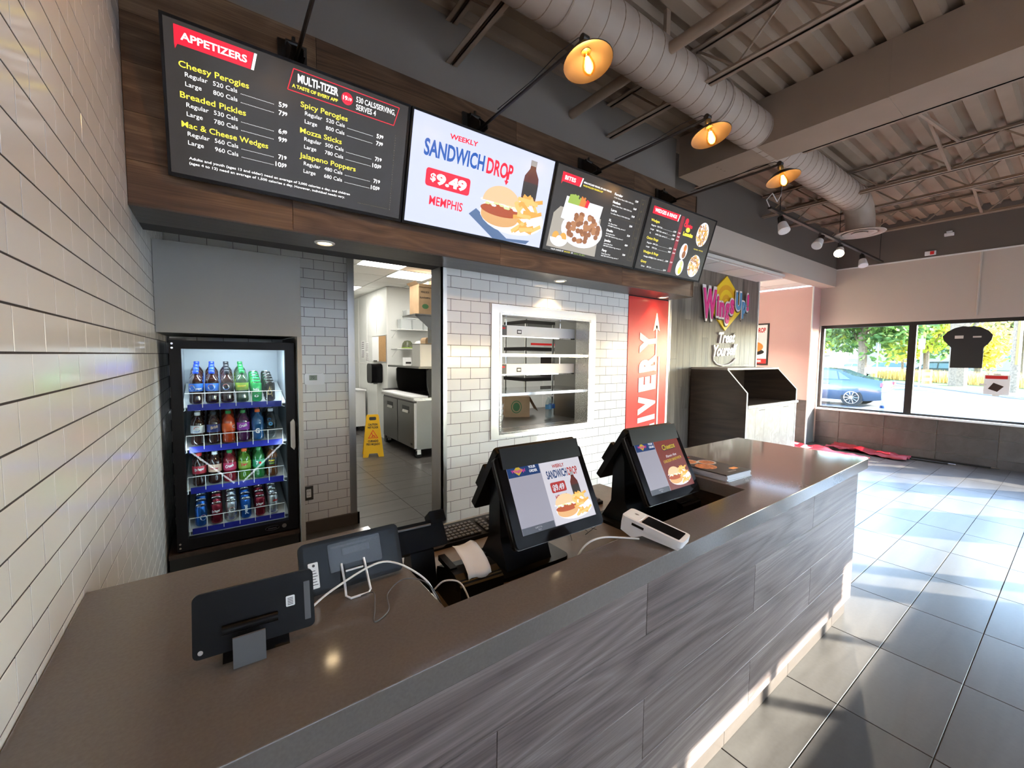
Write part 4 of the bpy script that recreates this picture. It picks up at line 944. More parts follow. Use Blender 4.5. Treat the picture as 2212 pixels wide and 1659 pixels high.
# handheld payment device
t = thing('payment_handheld', 'white handheld payment device with black screen lying on the worktop edge', 'payment device', (1.115, .775, CT), (0, 0, R(14)))
M_ = Matrix.Translation((0, 0, .030)) @ Matrix.Rotation(R(11), 4, 'X')
MB(M_).prism(rrect(-.040, .040, -.098, .098, .012, 4), .0, .020).build('upper_shell', 'white_plastic', t)
MB(M_).prism([(-.096, .0), (.096, .0), (.092, -.030), (.050, -.040), (.020, -.018), (-.060, -.012), (-.090, -.010)], -.037, .037, 'X').build('lower_shell', 'white_plastic', t)
MB(M_).prism(rrect(-.030, .030, -.085, .035, .003), .0201, .0212).build('screen_glass', 'black_gloss', t)
MB(M_).prism(rrect(-.034, .034, .042, .092, .006), .0201, .0208).build('tap_zone', 'paper_white', t)
m = MB(M_)
for r_ in (.004, .007, .010): m.tube([(r_*math.cos(R(a)), .066+r_*math.sin(R(a)), .0211) for a in range(-50, 60, 20)], .0005, 4)
m.build('tap_symbol', 'grey_plastic', t)
MB(M_).box(-.0405, -.0395, .02, .06, .002, .010).build('side_slot', 'black_plastic', t)
cable('white cable running from the handheld device down into the counter well', [(1.06, .79, .965), (1.00, .815, .975), (.94, .83, .985), (.90, .85, .972), (.885, .875, .93), (.89, .91, .85), (.90, .95, .77)], .0028)
# pile of menus
mat('leaflet_edge', (.62, .64, .70), .6); mat('leaflet_top', (.02, .014, .012), .3); mat('leaf_food', (.62, .20, .05), .5, var=.5, vscale=60); mat('leaf_red', (.6, .03, .03), .4); mat('leaf_plate', (.7, .68, .65), .4)
LW = ['bottom', 'second from the bottom', 'third from the bottom', 'fourth from the bottom', 'fifth from the bottom', 'sixth from the bottom', 'second from the top', 'top']
for k in range(8):
    dx, dy = random.uniform(-.004, .004), random.uniform(-.004, .004)
    t = thing('menu_leaflet', 'folded menu leaflet, %s of the pile beside the second till' % LW[k], 'leaflet', (2.035+dx, 1.115+dy, CT+.0002+.0040*k), (0, 0, R(-2)+random.uniform(-.02, .02)), 'pile of menu leaflets')
    MB().box(-.105, .105, -.165, .165, 0, .0018).box(-.104, .105, -.164, .165, .0021, .0037).build('pages', 'leaflet_edge' if k < 7 else 'leaflet_top', t)
    if k == 7:
        P = Print(t, 'XY', .0040)
        P.poly('leaf_plate', circ(-.03, .085, .055, .045), 'picture'); P.poly('leaf_food', circ(-.03, .085, .045, .036), 'picture', .0003); P.poly('leaf_plate', circ(.045, .03, .05, .045), 'picture', .0001); P.poly('leaf_food', circ(.045, .03, .040, .036), 'picture', .0004)
        P.poly('leaf_food', circ(-.04, -.02, .055, .05), 'picture', .0005); P.poly('leaf_red', [(-.10, .135), (.06, .135), (.06, .160), (-.10, .160)], 'picture', .0002); P.poly('scr_orange', [(.03, -.12), (.08, -.12), (.08, -.095), (.03, -.095)], 'picture'); P.text('white_plastic', 'WINGSUP', -.04, -.14, .012, .07)
        P.flush()
# ------------------------------------------------------------------ drinks cooler in its niche
nk = thing('cooler_surround', 'grey painted panel surround over and beside the drinks cooler', 'surround', (0, YP, 0))
MB().box(XL+.002, .474, 0, .022, 1.648, 2.166).build('fascia', 'panel_grey', nk)
MB().box(.448, .474, .0, YB-YP-.004, 0, 1.6475).build('side_panel', 'panel_grey', nk)
MB().box(XL+.002, .447, .0225, YB-YP-.004, 1.648, 1.668).build('top_board', 'panel_grey', nk)
t = thing('cooler_plinth', 'low brown wooden plinth under the drinks cooler', 'plinth', (.09, 3.12, 0))
MB().box(-.345, .345, .0, .66, .0, .300).build('box', 'black_metal', t); MB().box(-.348, .350, -.01, .67, .3005, .325).build('top_board', 'laminate_dark', t)
CX0, CX1, CY0, CY1, CZ0, CZ1 = -.215, .432, 3.125, 3.74, .326, 1.606
fg = thing('drinks_cooler', 'black upright glass-door cooler full of bottles and cans', 'cooler', ((CX0+CX1)/2, CY0, CZ0))
ox, oy, oz = (CX0+CX1)/2, CY0, CZ0
def B(m, x0, x1, y0, y1, z0, z1): return m.box(x0-ox, x1-ox, y0-oy, y1-oy, z0-oz, z1-oz)
m = MB(); B(m, CX0, CX0+.035, CY0+.05, CY1, CZ0, CZ1); B(m, CX1-.035, CX1, CY0+.05, CY1, CZ0, CZ1); B(m, CX0+.035, CX1-.035, CY1-.04, CY1, CZ0, CZ1); B(m, CX0+.035, CX1-.035, CY0+.05, CY1-.04, CZ1-.035, CZ1); B(m, CX0+.035, CX1-.035, CY0+.05, CY1-.04, CZ0, CZ0+.075)
m.build('cabinet', 'black_plastic', fg)
mat('liner', (.42, .45, .48), .35)
m = MB(); B(m, CX0+.0355, CX0+.039, CY0+.055, CY1-.045, CZ0+.08, CZ1-.04); B(m, CX1-.039, CX1-.0355, CY0+.055, CY1-.045, CZ0+.08, CZ1-.04); B(m, CX0+.039, CX1-.039, CY1-.045, CY1-.0405, CZ0+.08, CZ1-.04); B(m, CX0+.039, CX1-.039, CY0+.055, CY1-.045, CZ1-.0395, CZ1-.0355); B(m, CX0+.039, CX1-.039, CY0+.055, CY1-.045, CZ0+.0755, CZ0+.0795)
m.build('liner', 'liner', fg)
dx0, dx1, dz0, dz1 = CX0-.002, CX1+.002, CZ0+.01, CZ1
m = MB(); B(m, dx0, dx0+.055, CY0, CY0+.045, dz0, dz1); B(m, dx1-.055, dx1, CY0, CY0+.045, dz0, dz1); B(m, dx0+.055, dx1-.055, CY0, CY0+.045, dz1-.05, dz1); B(m, dx0+.055, dx1-.055, CY0, CY0+.045, dz0, dz0+.065)
dr = m.build('door_frame', 'black_plastic', fg)
m = MB(); B(m, dx0+.055, dx1-.055, CY0+.018, CY0+.024, dz0+.065, dz1-.05); m.build('door_glass', 'glass_cooler', fg)
M_ = Matrix.Translation((dx1-.030-ox, CY0-oy, .99-oz))
MB(M_).prism([(-.004, -.085), (.014, -.105), (.022, -.085), (.022, .085), (.014, .105), (-.004, .085)], -.018, -.0005, 'Y').build('handle', 'panel_grey', dr)
mat('badge_silver', (.5, .5, .5), .3, metal=1)
M_ = Matrix.Translation((dx1-.155-ox, CY0-oy-.0005, dz0+.034-oz)) @ Matrix.Rotation(R(0), 4, 'Y')
MB(M_).prism(circ(0, 0, .042, .014), -.002, 0, 'Y').build('badge', 'black_gloss', dr)
m = MB(M_); put_text(m, 'beverage', -.024, -.004, .008, .048, w=.0024, bold=.02, shear=.2); m.tube([(.041*math.cos(a), -.0022, .0135*math.sin(a)) for a in [2*PI*k/24 for k in range(24)]], .0008, 4, True); m.build('badge_print', 'badge_silver', dr)
MB().cyl((dx1-.085-ox, -.004, dz0+.036-oz), (dx1-.085-ox, 0, dz0+.036-oz), .014, n=16).build('lock', 'chrome', dr)
for z in (CZ1-.02, CZ0+.03): MB().cyl((CX0+.012-ox, -.003, z-oz), (CX0+.012-ox, 0, z-oz), .006, n=10).build('hinge_screw', 'chrome', dr)
for z in (CZ1-.045, CZ0+.055): MB().cyl((CX0+.012-ox, -.003, z-oz), (CX0+.012-ox, 0, z-oz), .006, n=10).build('hinge_screw', 'chrome', dr)
MB().box(CX0-ox-.002, CX0-ox+.08, -.01, .05, CZ1-oz+.0005, CZ1-oz+.010).build('top_hinge', 'black_metal', fg)
emit('fill_strip_white', (.75, .88, 1.0), 2)
for sx in (-1, 1):  # unseen side strips, added to brighten the lower shelves
    L = bpy.data.lights.new('cooler_lamp', 'AREA'); L.shape = 'RECTANGLE'; L.size = .012; L.size_y = 1.05; L.energy = .22; L.color = (.80, .91, 1)
    lo = bpy.data.objects.new('cooler_lamp', L); COL.objects.link(lo); lo.parent = fg; lo.location = (sx*.285, .060, .66); lo.rotation_euler = Vector((-sx*.75, .66, 0)).to_track_quat('-Z', 'Z').to_euler()
    MB().box(sx*.290-.004, sx*.290+.004, .0505, .056, .13, 1.19).build('fill_strip', 'fill_strip_white', fg)
L = bpy.data.lights.new('cooler_lamp', 'AREA'); L.shape = 'RECTANGLE'; L.size = .5; L.size_y = .03; L.energy = 1.3; L.color = (.80, .91, 1)
lo = bpy.data.objects.new('cooler_lamp', L); COL.objects.link(lo); lo.parent = fg; lo.location = (0, .075, CZ1-.052-oz); lo.rotation_euler = (R(20), 0, 0)
mat('rail_blue', (.02, .025, .30), .3)
SHZ = [1.200, .940, .684, .425]; TILT = .24
for k, z in enumerate(SHZ):
    sh = MB(); sh.prism([(.075, z-oz-.006), (.075, z-oz), (.575, z-oz+.5*TILT), (.575, z-oz+.5*TILT-.006)], CX0+.045-ox, CX1-.045-ox, 'X'); so = sh.build('shelf', 'white_wire', fg)
    r_ = MB(); B(r_, CX0+.070, CX1-.070, CY0+.058, CY0+.066, z-.022, z+.016); r_.build('shelf_rail', 'rail_blue', so)
    w_ = MB(); y = CY0+.056-oy; a0, a1 = CX0+.058-ox, CX1-.072-ox
    w_.tube([(a0-.012, y+.01, z-oz-.024), (a0, y, z-oz-.018), (a0, y, z-oz+.085), (a1, y, z-oz+.085), (a1, y, z-oz-.018), (a1+.016, y+.01, z-oz-.024)], .0024, 6)
    for q in range(1, 6): x = a0+(a1-a0)*q/6; w_.tube([(x, y, z-oz-.004), (x, y, z-oz+.085)], .002, 6)
    w_.build('wire_guard', 'white_wire', so)
    for q in range(1, 6):
        x = a0+(a1-a0)*q/6; MB().tube([(x, y+.02, z-oz+.03), (x, y+.5, z-oz+.03+.48*TILT)], .0018, 5).build('divider', 'white_wire', so)
# bottles and cans
glassy('clear_water', (.80, .86, .88), 1.2)
def liquid(n, c, r=.08): mat(n, c, r, coat=.6)
for n, c in (('liq_cola', (.022, .007, .005)), ('liq_clear', (.45, .50, .52)), ('liq_orange', (.34, .035, .006)), ('liq_grape', (.05, .008, .05)), ('liq_blue', (.012, .07, .19)), ('liq_red', (.16, .008, .016)), ('liq_green', (.015, .13, .03)), ('liq_lime', (.06, .16, .012)), ('liq_tea', (.10, .035, .012)), ('liq_ginger', (.03, .06, .03))): liquid(n, c)
for n, c in (('cap_blue', (.02, .06, .45)), ('cap_black', (.02, .02, .025)), ('cap_green', (.015, .20, .05)), ('cap_white', (.75, .76, .78)), ('cap_red', (.55, .02, .02)), ('cap_orange', (.75, .13, .02)),
             ('lab_blue', (.03, .14, .55)), ('lab_black', (.015, .015, .018)), ('lab_lime', (.20, .34, .04)), ('lab_silver', (.55, .58, .62)), ('lab_navy', (.03, .04, .18)), ('lab_orange', (.60, .09, .01)), ('lab_purple', (.25, .03, .32)), ('lab_maroon', (.35, .02, .04)), ('lab_cream', (.55, .38, .28)), ('lab_pink', (.42, .025, .09)), ('lab_teal', (.03, .27, .14)), ('lab_yellow', (.75, .55, .04)), ('lab_sky', (.10, .35, .65)), ('lab_white', (.75, .76, .77)), ('lab_gold', (.5, .36, .12))): mat(n, c, .3)
BH = .205
bprof = [(.020, 0), (.033, .004), (.036, .014), (.0355, .030), (.0335, .045), (.0335, .062), (.0358, .072), (.0360, .132), (.0335, .146), (.026, .160), (.0165, .172), (.0125, .180), (.0125, .190)]
MESH = {}
def cached(key, fn):
    if key not in MESH: MESH[key] = fn()
    return MESH[key]
def meshof(mb, m, smooth=True):
    me = bpy.data.meshes.new('drink'); me.from_pydata(mb.v, [], mb.f); me.update(); me.materials.append(MATS[m])
    if smooth:
        for p in me.polygons: p.use_smooth = True
        try: me.set_sharp_from_angle(angle=R(40))
        except Exception: pass
    return me
def arc_patch(r, a0, a1, z0, z1, n=8):
    vs = []
    for i in range(n+1): a = a0+(a1-a0)*i/n; vs += [(r*math.cos(a), r*math.sin(a), z0), (r*math.cos(a), r*math.sin(a), z1)]
    return vs, [(2*i, 2*i+2, 2*i+3, 2*i+1) for i in range(n)]
def disc_patch(r, ac, zc, rad, a0=0, a1=360, n=16):
    pts = circ(0, 0, rad, n=n, a0=a0, a1=a1)
    vs = [(r*math.cos(ac+u/r), r*math.sin(ac+u/r), zc+v) for u, v in pts]
    return vs, [tuple(range(len(vs)))]
def label_text(s, r, ac, z, h, wd, bold=.03, slope=0, vertical=False):
    vs, fs, tw = text_geo(s, bold, 2); k = h/CAPH; kx = wd/tw; out = []
    for a, b in vs:
        u = -wd/2+a*kx; v = b*k+slope*a*kx
        if vertical: u, v = -(b*k)+h/2, -wd/2+a*kx
        out.append((r*math.cos(ac+u/r), r*math.sin(ac+u/r), z+v))
    return out, fs
FA = -PI/2-.10
def bottle(x, y, z, label, liq, lab, cap, deco, cat='bottle', clear=False, lz=(.078, .126), grp=None):
    t = thing('drink_bottle', label, cat, (x, y, z), (0, 0, 0), grp)
    def ap(nm, me, par=t): o = bpy.data.objects.new(nm, me); COL.objects.link(o); o.parent = par; return o
    ap('body', cached(('b', liq), lambda: meshof(MB().lathe(bprof, n=18), liq)))
    lb = ap('label_band', cached(('l', lab, lz), lambda: meshof(MB().lathe([(.0362, lz[0]), (.0366, lz[0]+.001), (.0366, lz[1]-.001), (.0362, lz[1])], n=20, caps=False), lab)))
    ap('cap', cached(('c', cap), lambda: meshof(MB().lathe([(.0150, .186), (.0155, .187), (.0155, .203), (.0140, BH), (.001, BH)], n=14), cap)))
    for k, (fn, m) in enumerate(deco): ap('label_print', cached(('d', lab, liq, cap, k), lambda: meshof(fn(), m, False)), lb)
    return t
CH = .128
cprof = [(.022, 0), (.026, .003), (.031, .012), (.031, CH-.014), (.0265, CH-.003)]
def can(x, y, z, label, col, deco, h=CH, grp=None):
    t = thing('drink_can', label, 'can', (x, y, z), (0, 0, 0), grp)
    def ap(nm, me, par=t): o = bpy.data.objects.new(nm, me); COL.objects.link(o); o.parent = par; return o
    b = ap('body', cached(('cb', col), lambda: meshof(MB().lathe(cprof, n=18, caps=False), col)))
    ap('lid', cached('lid', lambda: meshof(MB().lathe([(.0265, CH-.003), (.0272, CH), (.0255, CH+.001), (.0245, CH-.004), (.001, CH-.004)], n=18), 'chrome')))
    for k, (fn, m) in enumerate(deco): ap('print', cached(('cd', col, k), lambda: meshof(fn(), m, False)), b)
    return t
def roundel(r, z, rad, ac=FA):
    return [(lambda: MB().add(*disc_patch(r+.0004, ac, z, rad)), 'lab_white'), (lambda: MB().add(*disc_patch(r+.0007, ac, z, rad*.92, 20, 185)), 'cap_red'), (lambda: MB().add(*disc_patch(r+.0007, ac, z, rad*.92, 205, 345)), 'lab_blue')]
def word(s, r, z, h, wd, m, ac=FA, slope=0, vertical=False): return [(lambda: MB().add(*label_text(s, r+.0009, ac, z, h, wd, .04, slope, vertical)), m)]
RB = .0366
mat('can_blue', (.02, .12, .45), .25, metal=.7); mat('can_maroon', (.28, .02, .04), .25, metal=.7); mat('can_silver', (.55, .56, .58), .25, metal=.8); mat('can_green', (.04, .42, .12), .25, metal=.5); mat('can_black', (.02, .018, .015), .3, metal=.5)
cols = [-.101, -.0205, .0585, .139, .2195, .296]
rows = [
    [('b', 'blue-capped cola bottle with a plain blue label', 'liq_cola', 'lab_blue', 'cap_blue', roundel(RB, .102, .017, FA-.5)+word('pepsi', RB, .09, .012, .034, 'lab_white', FA+.5)), ('b', 'blue-capped cola bottle with roundel on a blue label', 'liq_cola', 'lab_blue', 'cap_blue', roundel(RB, .102, .019)), ('b', 'black-capped cola bottle with a black label', 'liq_cola', 'lab_black', 'cap_black', roundel(RB, .102, .019, FA-.1)), ('b', 'green-capped ginger ale bottle with a lime label', 'liq_ginger', 'lab_lime', 'cap_green', word('Schweppes', RB, .098, .012, .05, 'lab_yellow', FA, .12)),
     ('c', 'bright green sparkling water can', 'can_green', word('bubly', .031, .075, .014, .036, 'lab_white')+word('o', .031, .030, .022, .026, 'lab_white')), ('c', 'black energy drink can with a gold star', 'can_black', [(lambda: MB().add([(.0315*math.cos(FA+u/.0315), .0315*math.sin(FA+u/.0315), .06+v) for u, v in [((.030 if k % 2 == 0 else .013)*math.cos(R(90+36*k)), (.040 if k % 2 == 0 else .016)*math.sin(R(90+36*k))) for k in range(10)]], [tuple(range(10))]), 'lab_gold')])],
    [('b', 'white-capped cola bottle with a silver label', 'liq_cola', 'lab_silver', 'cap_white', roundel(RB, .102, .018)), ('b', 'black-capped cola bottle with a navy label', 'liq_cola', 'lab_navy', 'cap_black', word('Brisk', RB, .096, .018, .042, 'lab_cream', FA+.25, .25)), ('b', 'orange soda bottle with a green cap', 'liq_orange', 'lab_orange', 'cap_green', word('C', RB, .094, .020, .02, 'lab_white', FA+.9)), ('b', 'grape soda bottle with a purple label', 'liq_grape', 'lab_purple', 'cap_green', word('Crush', RB, .092, .018, .048, 'lab_white', FA, .22)), ('b', 'blue sports drink bottle with an orange cap', 'liq_blue', 'liq_blue', 'cap_orange', word('G', RB, .050, .030, .026, 'lab_white')), ('b', 'clear water bottle with a blue eye emblem', 'clear_water', 'clear_water', 'cap_white', [(lambda: MB().add(*disc_patch(RB+.0004, FA, .105, .017)), 'lab_black'), (lambda: MB().add(*disc_patch(RB+.0007, FA, .105, .012)), 'lab_sky'), (lambda: MB().add(*disc_patch(RB+.0009, FA, .105, .005)), 'lab_black')])],
    [('b', 'red-capped dark soda bottle with a maroon label', 'liq_cola', 'lab_maroon', 'cap_red', word('Dr Pepper', RB, .096, .015, .050, 'lab_white', FA+.15, .12)), ('b', 'white-capped dark soda bottle with a tan label', 'liq_cola', 'lab_cream', 'cap_white', word('root beer', RB, .096, .012, .045, 'lab_maroon')), ('b', 'pink soda bottle with a green cap', 'liq_red', 'lab_pink', 'cap_green', word('Crush', RB, .092, .018, .048, 'lab_white', FA, .22)), ('b', 'lime green soda bottle with an orange cap', 'liq_lime', 'lab_lime', 'cap_orange', word('Dew', RB, .094, .018, .036, 'cap_red', FA, .15)), ('b', 'emerald lemon-lime bottle with a green cap', 'liq_green', 'lab_teal', 'cap_green', word('7', RB, .094, .022, .014, 'lab_white', FA-.2)+[(lambda: MB().add(*disc_patch(RB+.0006, FA+.25, .104, .008)), 'cap_red')]), ('b', 'brown iced tea bottle with a dark label', 'liq_tea', 'lab_black', 'cap_black', word('PURE', RB, .104, .010, .036, 'lab_yellow')+word('LEAF', RB, .086, .010, .03, 'lab_lime'))],
    [('c', 'blue cola can with a red roundel', 'can_blue', roundel(.031, .055, .018, FA+.5)), ('c', 'maroon soda can, second can column', 'can_maroon', word('Dr Pepper', .031, .072, .015, .045, 'lab_white', FA, .15)), ('c', 'silver diet cola can', 'can_silver', roundel(.031, .075, .018, FA+.2)), ('c', 'blue cola can with upright white lettering', 'can_blue', word('pepsi', .031, .06, .020, .060, 'lab_white', FA, 0, True)), ('c', 'maroon soda can, fifth can column', 'can_maroon', word('Dr Pepper', .031, .072, .015, .045, 'lab_white', FA, .15)), ('c', 'silver can, rightmost can column', 'can_silver', word('diet', .031, .085, .014, .03, 'cap_red', FA+.5))]]
SN = ['top', 'second', 'third', 'bottom']; DN = ['front', 'second from the front', 'third from the front', 'back', 'rear']
for s in range(4):
    z = SHZ[s]+.0004
    for c in range(6):
        e = rows[s][c]
        deep = 5 if e[0] == 'c' else 4
        for d in range(deep):
            y = CY0+.110+d*(.0765 if e[0] == 'b' else .066)
            lb = '%s, %s in column, %s cooler shelf' % (e[1], ['front', 'second', 'third', 'fourth', 'fifth'][d], SN[s])
            g = ('bottles' if e[0] == 'b' else 'cans')+' on the cooler shelves'
            deco = e[5] if e[0] == 'b' else e[3]
            if d > 1: deco = []
            if e[0] == 'b':
                MESH = {k: v for k, v in MESH.items() if k[0] != 'd'} if d == 0 else MESH
                bottle(cols[c], y, z+(y-CY0-.075+.034)*TILT, lb, e[2], e[3], e[4], deco, grp=g)
            else:
                MESH = {k: v for k, v in MESH.items() if k[0] != 'cd'} if d == 0 else MESH
                can(cols[c], y, z+(y-CY0-.075+.029)*TILT, lb, e[2], deco, grp=g)
# ------------------------------------------------------------------ thermostat, socket
t = thing('thermostat', 'white thermostat with grey-green display on the tiled back wall', 'thermostat', (.678, YB, 1.325))
MB().prism(rrect(-.078, .078, -.048, .048, .020, 4), -.026, -.0005, 'Y').build('case', 'white_plastic', t)
mat('lcd', (.22, .27, .20), .3); MB().box(-.042, .018, -.0275, -.0262, -.010, .032).build('display', 'lcd', t)
m = MB(); put_text(m, '72', -.028, .002, .020, .026, w=.028); m.build('digits', 'print_black', t)
for x, z in ((.040, .026), (.056, .012), (.040, -.004), (-.030, -.032), (-.006, -.032), (.018, -.032)): MB().prism(rrect(x-.007, x+.007, z-.004, z+.004, .002), -.0285, -.0262, 'Y').build('button', 'white_plastic', t)
t = thing('wall_socket', 'double wall socket with steel plate low on the tiled back wall', 'socket', (.616, YB, .350))
MB().box(-.036, .036, -.006, -.0005, -.060, .060).build('plate', 'stainless_dark', t); MB().prism(rrect(-.018, .018, -.035, .035, .003), -.011, -.0062, 'Y').build('receptacle', 'white_plastic', t)
for z in (-.017, .017): MB().box(-.008, -.005, -.0118, -.0112, z-.005, z+.005).box(.005, .008, -.0118, -.0112, z-.005, z+.005).build('slot', 'print_black', t)
# ------------------------------------------------------------------ delivery panel
mat('delivery_red', (.80, .035, .03), .25)
t = thing('delivery_sign', 'tall bright red wall panel with DELIVERY lettered upwards in white', 'sign', (3.219, YN-.006, .0))
MB().box(0, .628, 0, .0055, .107, 2.120).build('panel', 'delivery_red', t)
def text3(s, M, h, wd, ext, m, nm, par, bold=.0, shear=0.0, slope=0):
    vs, fs, tw = text_geo(s, bold, 4); k = h/CAPH; kx = wd/tw; n = len(vs)
    out = [(a*kx+shear*b*k, 0, b*k+slope*a*kx) for a, b in vs]
    mb = MB(M); mb.add(out, fs); mb.add([(x, -ext, z) for x, y, z in out], fs)
    from collections import Counter
    ec = Counter()
    for f in fs:
        for i in range(len(f)): e = (f[i], f[(i+1) % len(f)]); ec[e] += 1
    for (a, b) in list(ec):
        if (b, a) not in ec: mb.add([out[a], out[b], (out[b][0], -ext, out[b][2]), (out[a][0], -ext, out[a][2])], [(0, 1, 2, 3)])
    return mb.build(nm, m, par)
RZ = Matrix.Rotation(R(-90), 4, 'Y')   # x -> up
zpos = {'D': (.36, .15), 'E': (.565, .14), 'L': (.742, .120), 'I': (.905, .050), 'V': (.985, .185), 'E2': (1.215, .145), 'R': (1.405, .17), 'Y': (1.600, .205)}
for k, (z, wd) in zpos.items(): text3(k[0], Matrix.Translation((.425, -.0005, z)) @ RZ, .235, wd, .004, 'trim_white', 'letter', t, .07, -.10)
MB().box(.478, .502, -.005, -.0005, .30, 1.545).box(.425, .449, -.005, -.0005, 1.40, 1.86).build('underline', 'trim_white', t)
MB().prism([(.382, 1.80), (.437, 1.83), (.492, 1.80), (.437, 1.985)], -.005, -.0005, 'Y').build('arrow_head', 'trim_white', t)
# ------------------------------------------------------------------ emblem + script on the accent wall
mat('emb_yellow', (.90, .62, .01), .35); mat('emb_gold', (.80, .40, .01), .35); mat('emb_pink', (.85, .03, .28), .35); mat('emb_blue', (.10, .33, .60), .35); mat('emb_white', (.85, .80, .80), .35); mat('emb_dark', (.02, .015, .02), .4)
t = thing('emblem_sign', 'yellow diamond emblem with pink and blue WingsUp! letters on the plank wall', 'sign', (6.08, YW, 2.335))
MB().prism([(0, -.395), (.57, 0), (0, .395), (-.57, 0)], -.022, -.001, 'Y').build('diamond', 'emb_yellow', t)
def clipdiamond(pts): return [(u, v) for u, v in pts]
for rr, w_ in ((.27, .07), (.13, .065)):
    m = MB(); n = 36; vs = []; fs = []
    for i in range(n+1):
        a = 2*PI*i/n
        for q in (rr, rr-w_):
            u, v = q*math.cos(a), q*math.sin(a)*.98
            s = min(1, .97/(abs(u)/.57+abs(v)/.395)) if (abs(u)+abs(v)) > 0 else 1
            vs.append((u*s, -.0228, v*s))
    for i in range(n): fs.append((2*i, 2*i+1, 2*i+3, 2*i+2))
    m.add(vs, fs).build('arc_band', 'emb_gold', t)
def letters(word_, x, z, h, ws, mcol, gap=.012):
    for ch, wd, dz in ws:
        hh = h*(1.0 if ch.isupper() or ch == '!' else 1.0)
        Mx = Matrix.Translation((x, -.024, z+dz))
        text3(ch, Mx @ Matrix.Translation((.012, .0, -.014)), hh, wd, .012, 'emb_dark', 'letter_shadow', t, .085)
        text3(ch, Mx @ Matrix.Translation((0, -.0125, 0)), hh, wd, .010, 'emb_white', 'letter_outline', t, .085)
        text3(ch, Mx @ Matrix.Translation((.012, -.023, .004)), hh*.95, max(wd-.024, .01), .008, mcol, 'letter', t, .035)
        x += wd+gap
letters('Wings', -.68, -.235, .40, [('W', .37, 0)], 'emb_pink')
letters('ings', -.315, -.19, .29, [('i', .070, 0), ('n', .150, -.010), ('g', .140, -.005), ('s', .125, .055)], 'emb_pink', .004)
letters('Up', .215, -.075, .25, [('U', .185, .01), ('p', .130, -.035)], 'emb_blue', .006)
letters('!', .555, -.06, .24, [('!', .070, 0)], 'emb_pink')
t = thing('script_sign', 'white raised script sign reading Treat Yourself below the emblem', 'sign', (6.10, YW, 1.70))
for s, x, z, h, wd in (('Treat', -.22, .06, .150, .48), ('Yourself', -.36, -.135, .155, .68)):
    text3(s, Matrix.Translation((x, -.001, z)), h, wd, .022, 'emb_white', 'script_word', t, .035, .28, .05)
MB().tube([(-.30, -.012, -.13), (-.29, -.012, -.19), (-.20, -.012, -.245), (-.05, -.012, -.270), (.12, -.012, -.255), (.26, -.012, -.215), (.33, -.012, -.165)], .011, 8).build('swash', 'emb_white', t, True)
# ------------------------------------------------------------------ pickup cabinet
t = thing('pickup_cabinet', 'dark-sided pickup cabinet with sloped top and pale plank front by the emblem wall', 'cabinet', (5.24, 2.415, 0))
W_, D_ = 1.47, .735
side = [(0, 0), (D_, 0), (D_, 1.388), (.245, 1.388), (0, 1.115)]
for x in (0, W_-.025): MB().prism(side, x, x+.025, 'X').build('side_panel', 'laminate_dark', t)
for x in (0, W_-.025):
    q = [(0, .001), (0, 1.115), (.245, 1.388), (D_, 1.388)]; m = MB()
    m.box(x-.001, x+.026, -.003, -.0002, .001, 1.115).add([(x-.001, -.002, 1.117), (x+.026, -.002, 1.117), (x+.026, .244, 1.391), (x-.001, .244, 1.391), (x-.001, .0, 1.1152), (x+.026, .0, 1.1152), (x+.026, .2455, 1.3883), (x-.001, .2455, 1.3883)], [(0, 1, 2, 3), (7, 6, 5, 4), (0, 4, 5, 1), (1, 5, 6, 2), (2, 6, 7, 3), (3, 7, 4, 0)])
    m.build('edge_band', 'trim_white', t)
MB().box(.0255, W_-.0255, D_-.02, D_, .02, 1.36).build('back_panel', 'laminate_dark', t)
MB().box(-.002, W_+.002, .243, D_, 1.389, 1.414).build('top_board', 'laminate_pale', t)
MB().box(.0255, W_-.0255, .02, D_-.021, .925, .945).build('shelf', 'laminate_dark', t)
MB().box(.0255, W_+.02, -.02, .0195, .925, .955).build('shelf_edge', 'trim_white', t)
MB().box(.0255, W_-.0255, .012, .03, .03, .924).build('carcass_front', 'black_metal', t)
pieces(t, 'front_plank', [(.027+i*.2365, .027+(i+1)*.2365-.002, .035, .915) for i in range(6)], 'Y', .001, 'laminate_pale', t=.0108, c=.001)
for x in (.35, 1.05): MB().box(x, x+.16, -.001, .0008, .880, .886).build('pull_slot', 'print_black', t)
# ------------------------------------------------------------------ framed poster on the pink-tinted wall
t = thing('framed_poster', 'black-framed sandwich poster on the pink-tinted wall beyond the emblem wall', 'poster', (8.66, 3.92, 1.82))
MB().box(-.02, -.001, -.29, .29, -.40, .40).build('frame', 'black_metal', t)
MB().box(-.0225, -.0205, -.262, .262, -.372, .372).build('sheet', 'paper_white', t)
m = MB()
for s, u, v, h, wd, mt_ in (('SANDWICH', -.25, .23, .075, .29, 'lab_navy'), ('DROP', .055, .23, .085, .18, 'cap_red'), ('EVERY WEEK', -.12, -.345, .04, .30, 'lab_white')):
    vs, fs, tw = text_geo(s, .04, 3); mm = MB().add([(-.0245 if mt_ == 'lab_white' else -.0235, -(u+a*wd/tw), v+b*h/CAPH) for a, b in vs], fs); mm.build('lettering', mt_, t)
def px(pts, x, nm, mt_): MB().add([(x, -u, v) for u, v in pts], [tuple(range(len(pts)))]).build(nm, mt_, t)
mat('post_fry', (.75, .30, .05), .5)
px([(-.262, -.372), (.262, -.372), (.262, -.28), (-.262, -.28)], -.0235, 'red_band', 'cap_red')
px(circ(.03, -.15, .19, .06), -.0232, 'plate_picture', 'lab_black'); px(circ(.03, -.05, .17, .10), -.0236, 'fries_picture', 'post_fry')
